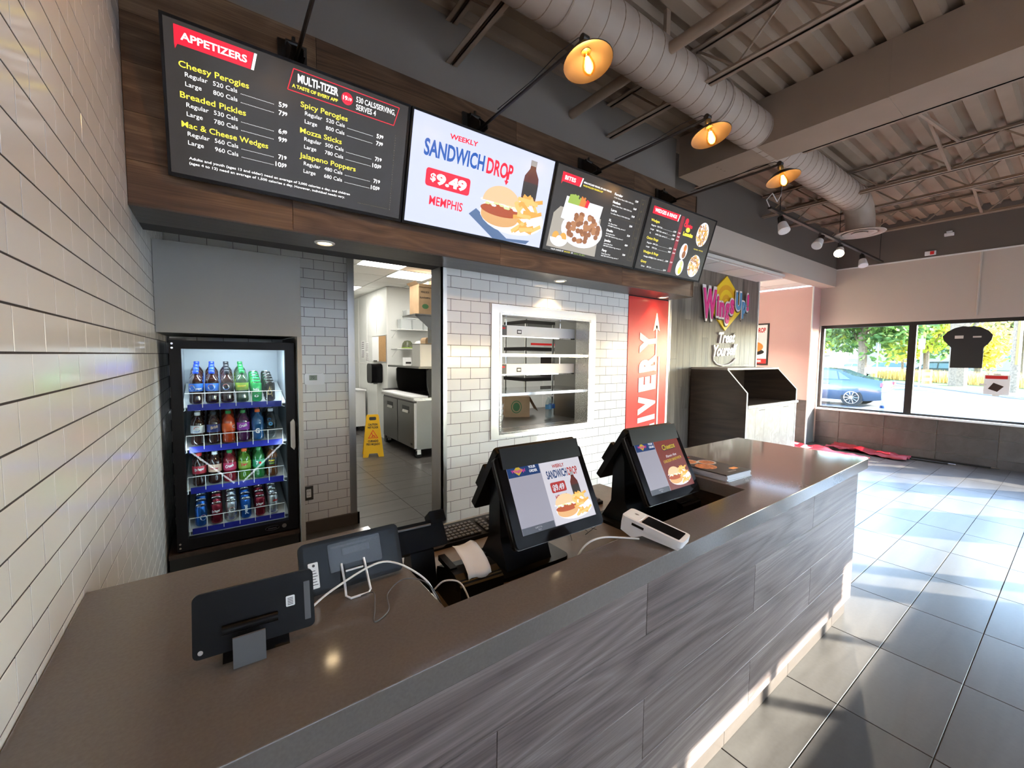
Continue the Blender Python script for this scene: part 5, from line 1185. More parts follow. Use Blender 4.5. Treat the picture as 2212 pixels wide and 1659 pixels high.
px([(.02, .0), (.10, .0), (.10, .12), (.075, .17), (.075, .20), (.045, .20), (.045, .17), (.02, .12)], -.0240, 'drink_picture', 'liq_cola')
# ------------------------------------------------------------------ kitchen shell
mat('frp_white', (.72, .73, .70), .35, bump=.02, bscale=60)
mat('steel_black', (.035, .034, .033), .4, metal=.6)
struct(MB().box(.86, .999, YB+.152, 10, 0, 2.745).build('wall_kitchen_left', 'frp_white'))
struct(MB().box(.86, 7.1, 10, 10.1, 0, 2.745).build('wall_kitchen_far', 'frp_white'))
wk = struct(MB().box(2.50, 7.0, 7.30, 9.99, 0, 2.745).build('wall_kitchen_back', 'frp_white'))
m = MB()
for y in (7.9, 8.5, 9.1): m.box(2.494, 2.4995, y-.012, y+.012, 0, 2.74)
for x in (3.7, 4.9, 6.1): m.box(x-.012, x+.012, 7.294, 7.2995, 0, 2.74)
m.box(2.493, 2.4996, 7.302, 9.98, 1.36, 1.385).build('seam_strip', 'trim_white', wk)
MB().box(2.488, 2.5, 7.288, 7.299, 0, 2.74).build('corner_guard', 'trim_white', wk)
struct(MB().box(6.92, 7.02, 3.36, 7.29, 0, 2.745).build('wall_kitchen_right', 'frp_white'))
struct(MB().box(3.884, 4.49, YW+.03, YW+.16, 0, 2.745).build('wall_kitchen_front', 'frp_white'))
kc = struct(MB().box(XL-.1, 7.0, 2.756, 10, 2.762, 2.80).build('ceiling_kitchen', 'tbar'))
rects = []
for i in range(-2, 10):
    for j in range(12):
        x0, y0 = 1.57+i*.607, 2.79+j*.607
        if x0+.6 > XL and x0 < 6.9: rects.append((max(x0+.010, XL), x0+.597, y0+.010, y0+.597))
lights = [(1.57, 5.218), (2.177, 5.825), (3.391, 4.004), (4.605, 5.218), (5.819, 4.611), (1.57, 7.646)]
rects = [r for r in rects if not any(abs(r[0]-.010-a) < .05 and abs(r[2]-.010-b) < .05 for a, b in lights)]
pieces(kc, 'ceiling_tile', rects, 'z', 2.752, 'ceiling_tile', t=.008, c=.001)
emit('panel_light', (1, .97, .90), 4.4)
LN = ['square ceiling light panel at the edge of the passage opening', 'square ceiling light panel above the prep fridge', 'square kitchen ceiling light panel behind the pass window', 'square kitchen ceiling light panel far behind the pass window', 'square kitchen ceiling light panel near the right kitchen wall', 'square ceiling light panel at the far end of the passage']
for (x, y), lb in zip(lights, LN):
    t = thing('ceiling_light', lb, 'ceiling light', (x+.3035, y+.3035, 2.75), (0, 0, 0), 'kitchen ceiling light panels')
    MB().box(-.29, .29, -.29, .29, -.002, .008).build('diffuser', 'panel_light', t)
    MB().box(-.302, -.29, -.302, .302, -.006, .010).box(.29, .302, -.302, .302, -.006, .010).box(-.29, .29, -.302, -.29, -.006, .010).box(-.29, .29, .29, .302, -.006, .010).build('frame', 'tbar', t)
# ------------------------------------------------------------------ wet floor sign
t = thing('wet_floor_sign', 'yellow folding wet floor sign standing in the passage', 'sign', (1.93, 6.34, 0), (0, 0, R(-14)))
for s in (-1, 1):
    M_ = Matrix.Translation((0, s*.135, 0)) @ Matrix.Rotation(R(s*12), 4, 'X')
    pts = [(-.150, 0), (-.075, 0), (-.060, .055), (.060, .055), (.075, 0), (.150, 0), (.090, .62), (.078, .64), (-.078, .64), (-.090, .62)]
    b_ = MB(M_).prism(pts, -.010, .010, 'Y').build('panel', 'yellow_plastic', t)
    MB(M_).prism(rrect(-.050, .050, .555, .605, .016), -.0115, .0115, 'Y').build('handle_hole', 'print_black', b_)
    if s < 0:
        m = MB(M_)
        for q, z, h, wd in (('CAUTION', .475, .030, .135), ('WET FLOOR', .430, .030, .155), ('CUIDADO', .225, .030, .150), ('PISO MOJADO', .180, .030, .195)): put_text(m, q, 0, z, h, wd, w=.0112, bold=.04, align='C')
        m.build('lettering', 'print_black', b_)
        P = MB(M_)
        def tri(r0, m_): return [(r0*math.cos(R(90+120*k)), .325+r0*math.sin(R(90+120*k))) for k in range(3)]
        a, b = tri(.085, 0), tri(.068, 0)
        for k in range(3): P.add([(a[k][0], -.0113, a[k][1]), (a[(k+1) % 3][0], -.0113, a[(k+1) % 3][1]), (b[(k+1) % 3][0], -.0113, b[(k+1) % 3][1]), (b[k][0], -.0113, b[k][1])], [(0, 1, 2, 3)])
        P.tube([(-.02, -.012, .30), (.0, -.012, .325), (-.012, -.012, .345)], .006, 6).tube([(.0, -.012, .325), (.02, -.012, .318), (.03, -.012, .30)], .006, 6).cyl((-.018, -.0113, .357), (-.018, -.013, .357), .008, n=10)
        P.build('warning_symbol', 'red_print', b_)
# ------------------------------------------------------------------ prep fridge
t = thing('prep_fridge', 'stainless two-door prep fridge on castors with white cutting board', 'fridge', (2.37, 5.76, 0))
MB().box(.03, .78, 0, 1.42, .13, .86).build('cabinet', 'stainless_dark', t)
for k in range(2):
    d = MB().box(0, .029, .02+k*.70, .70+k*.70, .15, .83).build('door', 'stainless_dark', t)
    MB().box(-.002, .0005, .22+k*.70, .50+k*.70, .66, .76).build('grip_recess', 'print_black', d)
    MB().prism([(-.003, .66), (-.003, .70), (-.012, .66)], .24+k*.70, .48+k*.70, 'Y').build('grip', 'stainless', d)
MB().box(-.004, .0298, .001, .018, .15, .83).build('door_gasket', 'white_plastic', t)
MB().box(-.003, 0, .10, .16, .185, .215).build('maker_plate', 'black_metal', t)
MB().box(-.02, .80, -.01, 1.43, .8605, .905).build('top_rim', 'stainless_h', t)
MB().box(-.03, .22, .02, 1.40, .9055, .925).build('cutting_board', 'paper_white', t)
MB().prism([(.23, .9055), (.25, .9055), (.25, .93), (.23, .93)], 0, 1.42, 'Y').build('lid_hood', 'black_metal', t)
for x, y in ((.08, .06), (.70, .06), (.08, 1.36), (.70, 1.36)):
    c = MB().cyl((x, y-.018, .05), (x, y+.018, .05), .05, n=16).build('castor', 'rubber', t, True); MB().box(x-.03, x+.03, y-.026, y-.020, .05, .129).box(x-.03, x+.03, y+.020, y+.026, .05, .129).build('fork', 'stainless', c)
t = thing('work_counter', 'dark equipment counter beyond the prep fridge', 'counter', (2.42, 7.19, 0))
MB().box(0, .9, .0, .09, 0, .92).build('body', 'steel_black', t); MB().box(-.02, .92, -.002, .095, .9205, .95).build('top', 'stainless_dark', t)
t = thing('over_shelf', 'black shelf unit standing on top of the prep fridge', 'shelf', (2.63, 5.80, .9065))
for y in (0, 1.30): MB().prism([(.0, 0), (.50, 0), (.50, .43), (.0, .43), (-.04, .40), (-.04, .20)], y, y+.03, 'Y').build('side_panel', 'steel_black', t)
MB().box(.50, .52, 0, 1.33, 0, .43).build('back_panel', 'steel_black', t); MB().box(-.18, .53, -.01, 1.34, .431, .462).build('shelf_board', 'stainless_dark', t)
t = thing('steel_bin', 'square brushed steel container on the over-fridge shelf', 'container', (2.50, 5.86, 1.3695))
MB().box(0, .24, 0, .30, 0, .33).build('bin', 'stainless', t); MB().box(-.01, .25, -.01, .31, .3305, .342).build('rim', 'stainless_dark', t)
t = thing('carton_cup', 'small white carton on the over-fridge shelf', 'carton', (2.50, 6.45, 1.3695)); MB().box(0, .1, 0, .12, 0, .13).build('box', 'paper_white', t); MB().box(.005, .095, -.001, .121, .03, .06).build('print', 'print_black', t)
# wall shelf with boxes
t = thing('wall_shelf', 'dark steel wall shelf with triangular brackets near the passage jamb', 'shelf', (2.33, 5.62, 2.13))
MB().box(0, 1.1, 0, .50, -.02, 0).build('board', 'stainless_dark', t)
MB().prism([(.0, -.021), (.42, -.021), (.42, -.36)], .02, .032, 'Y').build('bracket', 'stainless_dark', t); MB().box(.42, .46, .0, .52, -.40, .0).build('wall_rail', 'stainless_dark', t)
t = thing('cardboard_box', 'printed cardboard box standing on the dark wall shelf', 'box', (2.39, 5.64, 2.1305))
MB().box(0, .20, 0, .34, 0, .42).build('carton', 'cardboard', t); MB().box(.0, .20, -.012, 0, .385, .425).add([(0, .0, .42), (.0, .34, .42), (-.05, .34, .46), (-.05, 0, .46)], [(0, 1, 2, 3)]).build('flap', 'cardboard', t)
mat('box_green', (.05, .14, .05), .7); m = MB(); put_text(m, 'WING BOX', .03, .30, .028, .13, w=.001, bold=.02); put_text(m, 'FLAVOURFUL', .02, .22, .024, .16, w=.001, bold=.02); m.build('lettering', 'print_black', t)
MB().prism(circ(.10, .11, .05, .035), -.0015, -.0004, 'Y').build('printed_leaf', 'box_green', t)
t = thing('cardboard_box', 'plain tall cardboard box behind the printed one on the wall shelf', 'box', (2.62, 5.63, 2.1305)); MB().box(0, .30, 0, .42, 0, .50).build('carton', 'cardboard', t); MB().box(-.004, .304, .18, .24, .001, .503).build('tape', 'paper_white', t)
t = thing('paper_bag_box', 'rounded brown carton below the wall shelf', 'box', (2.78, 6.3, 1.3695)); MB().prism(rrect(0, .26, 0, .46, .05), 0, .2, 'Y').build('carton', 'cardboard', t); m = MB(); put_text(m, 'FRAGILE', .04, .12, .04, .18, w=.001); m.build('lettering', 'print_black', t)
# boards and dispenser on the passage wall
t = thing('notice_board', 'half whiteboard half cork notice board on the white passage wall', 'notice board', (2.499, 7.72, 1.65))
MB().box(-.018, -.0075, -.40, .40, -.245, .245).build('frame', 'stainless', t); MB().box(-.022, -.0185, .0, .385, -.23, .23).build('whiteboard', 'paper_white', t); mat('cork', (.45, .26, .11), .9, var=.2, vscale=80); MB().box(-.022, -.0185, -.385, -.005, -.23, .23).build('cork_panel', 'cork', t); MB().box(-.05, -.0225, .10, .22, -.235, -.215).build('eraser', 'print_black', t)
for k, (y, z) in enumerate(((8.80, 1.74), (8.52, 1.70), (8.80, 1.56), (8.52, 1.50))):
    t = thing('notice_sheet', ['upper far', 'upper near', 'lower far', 'lower near'][k]+' printed notice sheet taped on the passage wall', 'paper', (2.4985, y, z)); MB().box(-.002, 0, -.11, .11, -.09, .09).build('sheet', 'paper_white', t)
    m = MB()
    for q in range(4): m.box(-.0028, -.0022, -.09, .05+.01*q, .05-.04*q, .062-.04*q)
    m.build('printed_lines', 'print_black', t)
t = thing('towel_dispenser', 'black rounded paper towel dispenser on the passage wall', 'dispenser', (2.4995, 7.72, 1.02))
MB().prism(rrect(-.15, .15, 0, .36, .07, 5), -.20, -.001, 'X').build('case', 'black_gloss', t); MB().prism([(-.06, -.02), (.07, -.02), (.05, .0), (-.05, .0)], -.14, -.06, 'X').build('paper', 'paper_white', t)
t = thing('laundry_bin', 'white bin with curved top rim at the far end of the passage', 'bin', (1.95, 8.5, 0))
MB().box(0, .5, 0, .5, .10, .84).build('body', 'paper_white', t); MB().tube([(-.01, -.01, .86), (.16, -.01, .90), (.30, -.01, .84), (.51, -.01, .82)], .02, 8).build('rim', 'white_plastic', t, True)
for x, y in ((.06, .06), (.44, .06), (.06, .44), (.44, .44)): MB().cyl((x, y-.015, .05), (x, y+.015, .05), .05, n=12).build('castor', 'rubber', t)
# wire shelves on the kitchen wall
for k, z in enumerate((1.985, 1.65)):
    t = thing('wire_shelf', ['upper', 'lower'][k]+' white wire shelf on the kitchen wall above the prep fridge', 'shelf', (2.56, 7.295, z))
    m = MB(); m.tube([(0, -.30, 0), (.9, -.30, 0)], .006, 6).tube([(0, -.01, 0), (.9, -.01, 0)], .006, 6)
    for q in range(31): m.cyl((q*.03, -.30, .004), (q*.03, -.01, .004), .0022, n=5)
    m.build('wire_deck', 'white_wire', t); MB().tube([(.02, -.003, -.14), (.02, -.28, -.006)], .006, 6).tube([(.86, -.003, -.14), (.86, -.28, -.006)], .006, 6).build('bracket', 'white_wire', t)
mat('tub_clear', (.72, .76, .76), .15, alpha=.55)
for k, (x, z, s) in enumerate(((2.66, 1.995, .20), (2.87, 1.995, .20), (3.08, 1.995, .18), (2.76, 2.18, .20))):
    t = thing('plastic_tub', ['leftmost', 'middle', 'rightmost', 'stacked'][k]+' clear plastic tub on the upper wire shelf', 'tub', (x, 7.05, z), (0, 0, 0), 'clear tubs on the wire shelf'); MB().prism(rrect(0, s, 0, .20, .02), 0, .16 if k < 3 else .14).build('tub', 'tub_clear', t); MB().prism(rrect(-.006, s+.006, -.006, .206, .02), .161 if k < 3 else .141, .175 if k < 3 else .155).build('lid', 'tub_clear', t)
mat('bowl_pattern', (.10, .11, .06), .4, var=.6, vscale=60); mat('lime_plastic', (.35, .55, .05), .4)
for x, mm, lb in ((2.80, 'bowl_pattern', 'dark speckled bowl upturned on the lower wire shelf'), (3.02, 'paper_white', 'white bowl upturned on the lower wire shelf')):
    t = thing('bowl', lb, 'bowl', (x, 7.12, 1.66)); MB().lathe([(.10, 0), (.098, .04), (.085, .09), (.055, .13), (.01, .14)], n=20).build('shell', mm, t, True); MB().lathe([(.106, 0), (.108, .006), (.104, .012), (.10, .004)], n=20).build('rim', 'lime_plastic' if mm == 'bowl_pattern' else 'paper_white', t)
# ------------------------------------------------------------------ pass window frame and contents
t = thing('pass_window', 'stainless framed pass window with two crossbars in the tiled service wall', 'pass window', (0, YN-.004, 0))
a0, a1, b0, b1 = WX0, WX1, WZ0, WZ1
m = MB().box(a0, IX0-.018, -.006, .004, b0, b1).box(IX1+.018, a1, -.006, .004, b0, b1).box(IX0-.018, IX1+.018, -.006, .004, b0, IZ0-.018).box(IX0-.018, IX1+.018, -.006, .004, IZ1+.018, b1)
m.build('face_frame', 'stainless', t)
m = MB()
m.box(IX0-.0175, IX0+.0, -.010, .155, IZ0-.0175, IZ1+.0175).box(IX1, IX1+.0175, -.010, .155, IZ0-.0175, IZ1+.0175).box(IX0, IX1, -.010, .155, IZ0-.0175, IZ0).box(IX0, IX1, -.010, .155, IZ1, IZ1+.0175)
m.build('liner_frame', 'stainless_h', t)
for z in (1.530, 1.226): MB().box(IX0+.001, IX1-.001, -.006, .02, z, z+.022).build('crossbar', 'chrome', t)
t = thing('pass_shelf', 'steel pass-through shelf unit behind the window', 'shelf', (0, YN+.155, 0))
MB().prism([(1.79, .005), (3.86, .005), (3.86, .95), (2.25, .95)], .915, .945).build('worktop', 'stainless_dark', t)
MB().box(IX1+.10, IX1+.12, .005, .40, .9455, 1.95).build('side_panel', 'stainless_dark', t)
for z in (1.236, 1.54): MB().box(IX0+.06, IX1+.098, .02, .34, z, z+.012).build('glass_shelf', 'clear_plastic', t)
for x in (2.45, 3.2, 3.7): MB().cyl((x, .90, .9455), (x, .90, 1.9), .014, n=10).build('post', 'chrome', t)
for k, z in enumerate((1.70, 1.385)):
    q = thing('strip_heater', ['upper', 'lower']['01'.index(str(k))]+' white strip heater with black switch end inside the pass window', 'heater', (IX0+.115, YN+.185, z))
    MB().box(0, .83, 0, .12, 0, .085).build('housing', 'white_plastic', q); MB().box(-.005, .065, -.002, -.0003, .004, .082).build('switch_plate', 'grey_plastic', q); MB().prism(circ(.034, .060, .016, .008), -.004, -.0021, 'Y').build('maker_badge', 'red_print', q)
    MB().box(.17, .215, -.003, -.0003, .018, .052).build('warning_label', 'print_black', q); MB().box(.176, .209, -.0036, -.0031, .026, .044).build('label_panel', 'paper_white', q); MB().box(.0, .83, .001, .119, -.010, -.0005).build('reflector', 'chrome', q)
    for x in (.1, .7): MB().cyl((x, .06, .0855), (x, .06, 1.54-z if z < 1.5 else .139), .005, n=6).build('hanger', 'chrome', q)
t = thing('cardboard_box', 'open cardboard carton with round green print behind the pass window', 'box', (2.36, 3.20, .946), (0, 0, R(-28)))
MB().box(-.12, .12, 0, .26, 0, .20).build('carton', 'cardboard', t); MB().add([(.12, 0, .20), (.12, .22, .20), (.20, .22, .06), (.20, 0, .06), (.122, 0, .201), (.122, .22, .201), (.202, .22, .062), (.202, 0, .062)], [(0, 1, 2, 3), (7, 6, 5, 4), (0, 4, 5, 1), (2, 6, 7, 3)]).build('flap', 'cardboard', t)
P = Print(t, w0=.001); P.poly('box_green', circ(-.01, .10, .052, .062)); P.poly('cardboard', circ(-.01, .10, .044, .053), 'graphic', .0003); P.poly('box_green', circ(-.01, .10, .034, .042), 'graphic', .0006); P.flush()
wprof = [(.020, 0), (.030, .003), (.032, .02), (.030, .06), (.032, .10), (.031, .14), (.024, .165), (.013, .185), (.012, .20)]
for k, (x, y, lb, c) in enumerate(((2.60, 3.02, 'clear water bottle with pale blue label, nearest the carton', 'lab_sky'), (2.675, 3.06, 'clear water bottle with dark blue label beside the pale-labelled one', 'lab_blue'), (2.90, 3.09, 'clear water bottle standing alone to the right behind the pass window', 'lab_sky'), (8.985, 1.985, 'clear water bottle on the street window sill', 'lab_blue'))):
    z = .946 if k < 3 else SILL-.001
    t = thing('water_bottle', lb, 'bottle', (x, y, z)); MB().lathe(wprof, n=18).build('body', 'clear_water', t, True); MB().lathe([(.0325, .085), (.0328, .086), (.0328, .124), (.0325, .125)], n=20, caps=False).build('label_band', c, t, True); MB().lathe([(.0135, .198), (.014, .199), (.014, .212), (.001, .213)], n=14).build('cap', 'paper_white', t, True)
t = thing('deli_tubs', 'stack of clear deli tubs left of the carton behind the pass window', 'tub', (2.10, 3.15, .946))
for k in range(3): MB().lathe([(.045, .05*k), (.055, .045+.05*k), (.058, .048+.05*k)], n=18).build('tub', 'tub_clear', t, True)
t = thing('storage_rack', 'tall dark steel rack with two shelves seen through the pass window', 'rack', (3.6, 4.7, 0))
for x, y in ((0, 0), (1.5, 0), (0, .5), (1.5, .5)): MB().cyl((x, y, 0), (x, y, 2.1), .018, n=8).build('post', 'chrome', t)
for z in (1.18, 1.62, 2.0): MB().box(-.02, 1.52, -.02, .52, z, z+.05).build('shelf', 'steel_black', t)
MB().box(.1, 1.2, -.01, .01, 1.70, 1.73).build('red_strip', 'red_print', t)
mat('machine_brown', (.045, .022, .015), .35)
t = thing('coffee_brewer', 'dark brown brewing machine on the middle rack shelf', 'machine', (4.25, 4.85, 1.2305)); MB().box(0, .4, 0, .3, 0, .30).build('body', 'machine_brown', t); MB().box(.05, .35, -.01, 0, .2, .27).build('control_panel', 'print_black', t)
t = thing('order_monitor', 'small black order monitor on the upper rack shelf', 'monitor', (4.30, 4.86, 1.6705)); MB().box(0, .30, 0, .03, .06, .30).build('housing', 'black_plastic', t); MB().box(.02, .28, -.003, 0, .08, .28).build('glass', 'grey_plastic', t); MB().box(.10, .20, -.02, .06, 0, .06).build('foot', 'black_plastic', t)
# ------------------------------------------------------------------ flags lying on the floor by the window wall
mat('flag_red', (.62, .012, .03), .6); mat('flag_dark', (.20, .01, .02), .7)
def cloth(nm, label, x0, x1, y0, y1, seed, m, parts):
    rnd = random.Random(seed); t = thing(nm, label, 'flag', ((x0+x1)/2, (y0+y1)/2, 0)); n = 26; k_ = 8
    ph = [rnd.uniform(0, 6) for _ in range(6)]
    def H(u, v): return .012+.055*abs(math.sin(u*9+ph[0]+2*math.sin(v*5+ph[1])))*abs(math.sin(v*4+ph[2]+u*3))+.012*math.sin(u*23+ph[3])**2
    def surf(u0, u1, v0, v1, dz, nn, kk):
        vs = []; fs = []
        for i in range(nn+1):
            for j in range(kk+1):
                u = u0+(u1-u0)*i/nn; v = v0+(v1-v0)*j/kk
                vs.append(((x1-x0)*(v-.5)*(1-.35*u)+.10*math.sin(u*5+ph[4]), (y1-y0)*(u-.5), H(u, v)+dz))
        for i in range(nn): fs += [(i*(kk+1)+j, (i+1)*(kk+1)+j, (i+1)*(kk+1)+j+1, i*(kk+1)+j+1) for j in range(kk)]
        return vs, fs
    o = MB().add(*surf(0, 1, 0, 1, 0, n, k_)).build('fabric', m, t, True); s = o.modifiers.new('thick', 'SOLIDIFY'); s.thickness = .004
    for (u0, u1, v0, v1, mm) in parts:
        o = MB().add(*surf(u0, u1, v0, v1, .0035, 8, 5)).build('printed_patch', mm, t, True); s = o.modifiers.new('thick', 'SOLIDIFY'); s.thickness = .001
    return t
mat('flag_white', (.75, .70, .72), .6); mat('flag_yellow', (.70, .48, .06), .6)
cloth('fabric_flag', 'crumpled bright red advertising flag with white patches on the floor by the pink-tinted wall', 7.35, 8.45, 3.3, 1.9, 4, 'flag_red', [(.05, .12, .55, .95, 'flag_white'), (.18, .25, .6, .95, 'flag_white'), (.32, .42, .7, .98, 'flag_white'), (.40, .62, .05, .35, 'flag_white'), (.55, .75, .1, .4, 'flag_yellow')])
cloth('fabric_flag', 'dark red folded advertising flag against the window wainscot', 8.45, 8.98, 2.6, 1.55, 9, 'flag_dark', [(.3, .45, .2, .6, 'flag_red'), (.6, .8, .3, .8, 'flag_red')])
for k, (y0, y1, x) in enumerate(((1.95, 1.15, 8.72), (1.75, .75, 8.93))):
    t = thing('flag_pole', ['thin dark flag pole lying beyond the dark red flag', 'long dark flag pole lying along the window wainscot'][k], 'pole', (x, (y0+y1)/2, .014)); MB().cyl((0, (y0-y1)/2, 0), (.05, -(y0-y1)/2, 0), .012, n=10).build('pole', 'black_metal', t, True); MB().cyl((.05, -(y0-y1)/2, 0), (.056, -(y0-y1)/2-.08, 0), .009, n=10).build('ferrule', 'chrome', t, True)
# ------------------------------------------------------------------ things stuck on the street window
t = thing('shirt_decal', 'black shirt-shaped board with two tape strips hung in the street window', 'decal', (XW+.072, 1.095, 1.745))
pts = [(-.245, .17), (-.20, .235), (-.12, .29), (-.05, .305), (.0, .30), (.06, .31), (.14, .285), (.215, .235), (.265, .165), (.25, .10), (.205, .04), (.165, -.01), (.165, -.315), (-.165, -.315), (-.165, -.01), (-.205, .04), (-.235, .10)]
MB().prism(pts, -.004, .004, 'X').build('board', 'print_black', t); mat('tape', (.70, .66, .60), .6)
MB().box(-.0055, -.0042, .045, .135, .125, .170).build('tape_strip', 'tape', t); MB().box(-.0055, -.0042, -.135, -.05, .135, .158).build('tape_strip', 'tape', t)
t = thing('window_poster', 'small translucent red-headed poster taped to the street window', 'poster', (XW+.074, .778, 1.195))
mat('poster_back', (.78, .74, .74), .7); MB().box(-.002, .002, -.122, .122, -.142, .142).build('sheet', 'poster_back', t); MB().box(-.0032, -.0021, -.10, .112, .085, .132).build('red_header', 'cap_red', t); MB().add([(-.003, -.07, -.02), (-.003, -.01, -.10), (-.003, .08, -.06), (-.003, .03, .03)], [(0, 1, 2, 3)]).build('tray_picture', 'machine_brown', t)
for y, z in ((0, .15), (0, -.15), (.13, 0)): MB().box(-.0032, -.0021, y-.035, y+.035, z-.012, z+.012).build('tape_strip', 'tape', t)
# ------------------------------------------------------------------ outdoors
GZ = -.20
o = struct(MB().box(9.27, 160, -120, 160, GZ-.2, GZ).box(-40, 9.27, -120, YF-.22, GZ-.2, GZ-.0005).build('floor_outdoor', 'asphalt'))
m = MB(); m.prism([(30.8, 1.7), (47, 10.5), (60, 19), (150, 75), (150, -100), (20, -20)], GZ+.001, GZ+.10)
lw = tag(m.build('lawn', 'grass'), 'bright green lawn beyond the parking lane', 'lawn', kind='stuff')
kb = MB().tube([(19.6, -20.2, GZ+.06), (30.5, 1.75, GZ+.06), (46.8, 10.8, GZ+.06), (59.8, 19.3, GZ+.06)], .12, 6).build('kerb', 'kerb'); tag(kb, 'pale concrete kerb edging the lawn', 'kerb')
def leafmat(n, c1, c2):
    m, t, b = _nodes(n); oi = node(t, 'ShaderNodeTexCoord'); ns = node(t, 'ShaderNodeTexNoise', Scale=1.3, Detail=3.0); lnk(t, oi.outputs['Object'], ns.inputs['Vector'])
    cr = node(t, 'ShaderNodeValToRGB'); cr.color_ramp.elements[0].position = .38; cr.color_ramp.elements[1].position = .62; cr.color_ramp.elements[0].color = (*c1, 1); cr.color_ramp.elements[1].color = (*c2, 1)
    lnk(t, ns.outputs[0], cr.inputs[0]); lnk(t, cr.outputs[0], b.inputs['Base Color']); b.inputs['Roughness'].default_value = .6
    tr = node(t, 'ShaderNodeBsdfTranslucent'); lnk(t, cr.outputs[0], tr.inputs[0]); mx = node(t, 'ShaderNodeMixShader'); mx.inputs[0].default_value = .45
    out = [q for q in t.nodes if q.type == 'OUTPUT_MATERIAL'][0]; lnk(t, b.outputs[0], mx.inputs[1]); lnk(t, tr.outputs[0], mx.inputs[2]); lnk(t, mx.outputs[0], out.inputs[0])
leafmat('leaf_green', (.05, .12, .03), (.18, .28, .06)); leafmat('leaf_yellow', (.55, .45, .04), (.80, .70, .10)); leafmat('leaf_limey', (.30, .38, .04), (.55, .58, .08)); leafmat('leaf_olive', (.14, .17, .07), (.32, .30, .12))
def tree(x, y, h, rx, rz, m, label, trunk=.25, base=.35, n=1500, seed=1, ls=.22):
    rnd = random.Random(seed); t = thing('tree', label, 'tree', (x, y, GZ))
    tk = MB().tube([(0, 0, -.1), (.1, .05, h*.2), (.0, .1, h*.4), (.15, 0, h*.6)], trunk, 8)
    for k in range(5):
        a = rnd.uniform(0, 6.28); tk.tube([(.05, .05, h*(.28+.06*k)), (rx*.35*math.cos(a), rx*.35*math.sin(a), h*(.45+.05*k)), (rx*.6*math.cos(a), rx*.6*math.sin(a), h*(.6+.05*k))], trunk*.35, 6)
    tk.build('trunk', 'bark', t, True)
    vs = []; fs = []
    blobs = [(rnd.uniform(-.6, .6)*rx, rnd.uniform(-.6, .6)*rx, h*base+rz*(1+rnd.uniform(-.6, .6)), rnd.uniform(.35, .6)) for _ in range(14)]
    for i in range(n):
        bx_, by_, bz_, br = blobs[i % 14]
        while True:
            p = Vector((rnd.uniform(-1, 1), rnd.uniform(-1, 1), rnd.uniform(-1, 1)))
            if p.length < 1: break
        c = Vector((bx_+p.x*rx*br, by_+p.y*rx*br, bz_+p.z*rz*br*1.1))
        a = Vector((rnd.gauss(0, 1), rnd.gauss(0, 1), rnd.gauss(0, 1))).normalized(); b = a.orthogonal().normalized(); s = ls*rnd.uniform(.6, 1.3)
        k = len(vs); vs += [c-a*s, c+b*s*.6, c+a*s, c-b*s*.6]; fs.append((k, k+1, k+2, k+3))
    o = MB().add(vs, fs).build('foliage', m, t); o['kind'] = 'stuff'
    return t
tree(45, 11.4, 10, 4.6, 3.6, 'leaf_green', 'broad green tree with forked trunk behind the parked blue car', .32, .22, 3600, 1, .26)
tree(52, 10.2, 6, 2.4, 2.0, 'leaf_yellow', 'small yellow tree just left of the window mullion', .10, .26, 1400, 2, .2)
tree(47, 15.3, 9, 2.4, 3.4, 'leaf_limey', 'yellow-green tree at the left edge of the street window', .2, .25, 1800, 3, .22)
tree(36, 3.35, 4.2, 1.15, 1.35, 'leaf_yellow', 'bright yellow young tree right of the black shirt board', .06, .30, 1300, 4, .15)
tree(50, 8.3, 9, 3.4, 3.2, 'leaf_limey', 'yellow-green tree just right of the window mullion', .2, .2, 2200, 5, .24)
tree(40, 5.1, 11, 3.8, 3.6, 'leaf_olive', 'olive tree with thick trunk behind the black shirt board', .45, .42, 2400, 6, .26)
tree(62, 4.0, 12, 5.0, 4.5, 'leaf_olive', 'tall olive tree far behind the young yellow tree', .4, .2, 2600, 7, .3)
tree(75, 16, 14, 7, 5, 'leaf_green', 'distant dark green tree behind the broad forked tree', .4, .15, 2600, 8, .4)
tree(80, 27, 14, 7, 5, 'leaf_limey', 'distant pale tree at the far left outside', .4, .15, 2200, 9, .4)
tree(85, 9, 14, 8, 5, 'leaf_green', 'distant green tree between the two window panes', .4, .12, 2600, 10, .42)
tree(58, -1.5, 11, 4.6, 4.4, 'leaf_limey', 'yellow-green tree at the right edge of the street window', .3, .15, 2200, 11, .28)
# tall ornamental grass
rnd = random.Random(2); vs = []; fs = []
for i in range(5200):
    u = rnd.random(); x = 37+rnd.uniform(0, 3)+u*12; y = -2+u*13.5+rnd.uniform(-.5, .5); h = rnd.uniform(.5, 1.0); a = rnd.uniform(0, 3.14); s = .035
    k = len(vs); dx, dy = s*math.cos(a), s*math.sin(a); tx, ty = rnd.uniform(-.2, .2), rnd.uniform(-.2, .2)
    vs += [(x-dx, y-dy, GZ+.08), (x+dx, y+dy, GZ+.08), (x+tx, y+ty, GZ+.1+h)]; fs.append((k, k+1, k+2))
mat('dry_grass', (.62, .42, .12), .8, var=.3, vscale=2); o = MB().add(vs, fs).build('tall_grass', 'dry_grass'); tag(o, 'strip of tall golden grass along the back of the lawn', 'grass', kind='stuff')
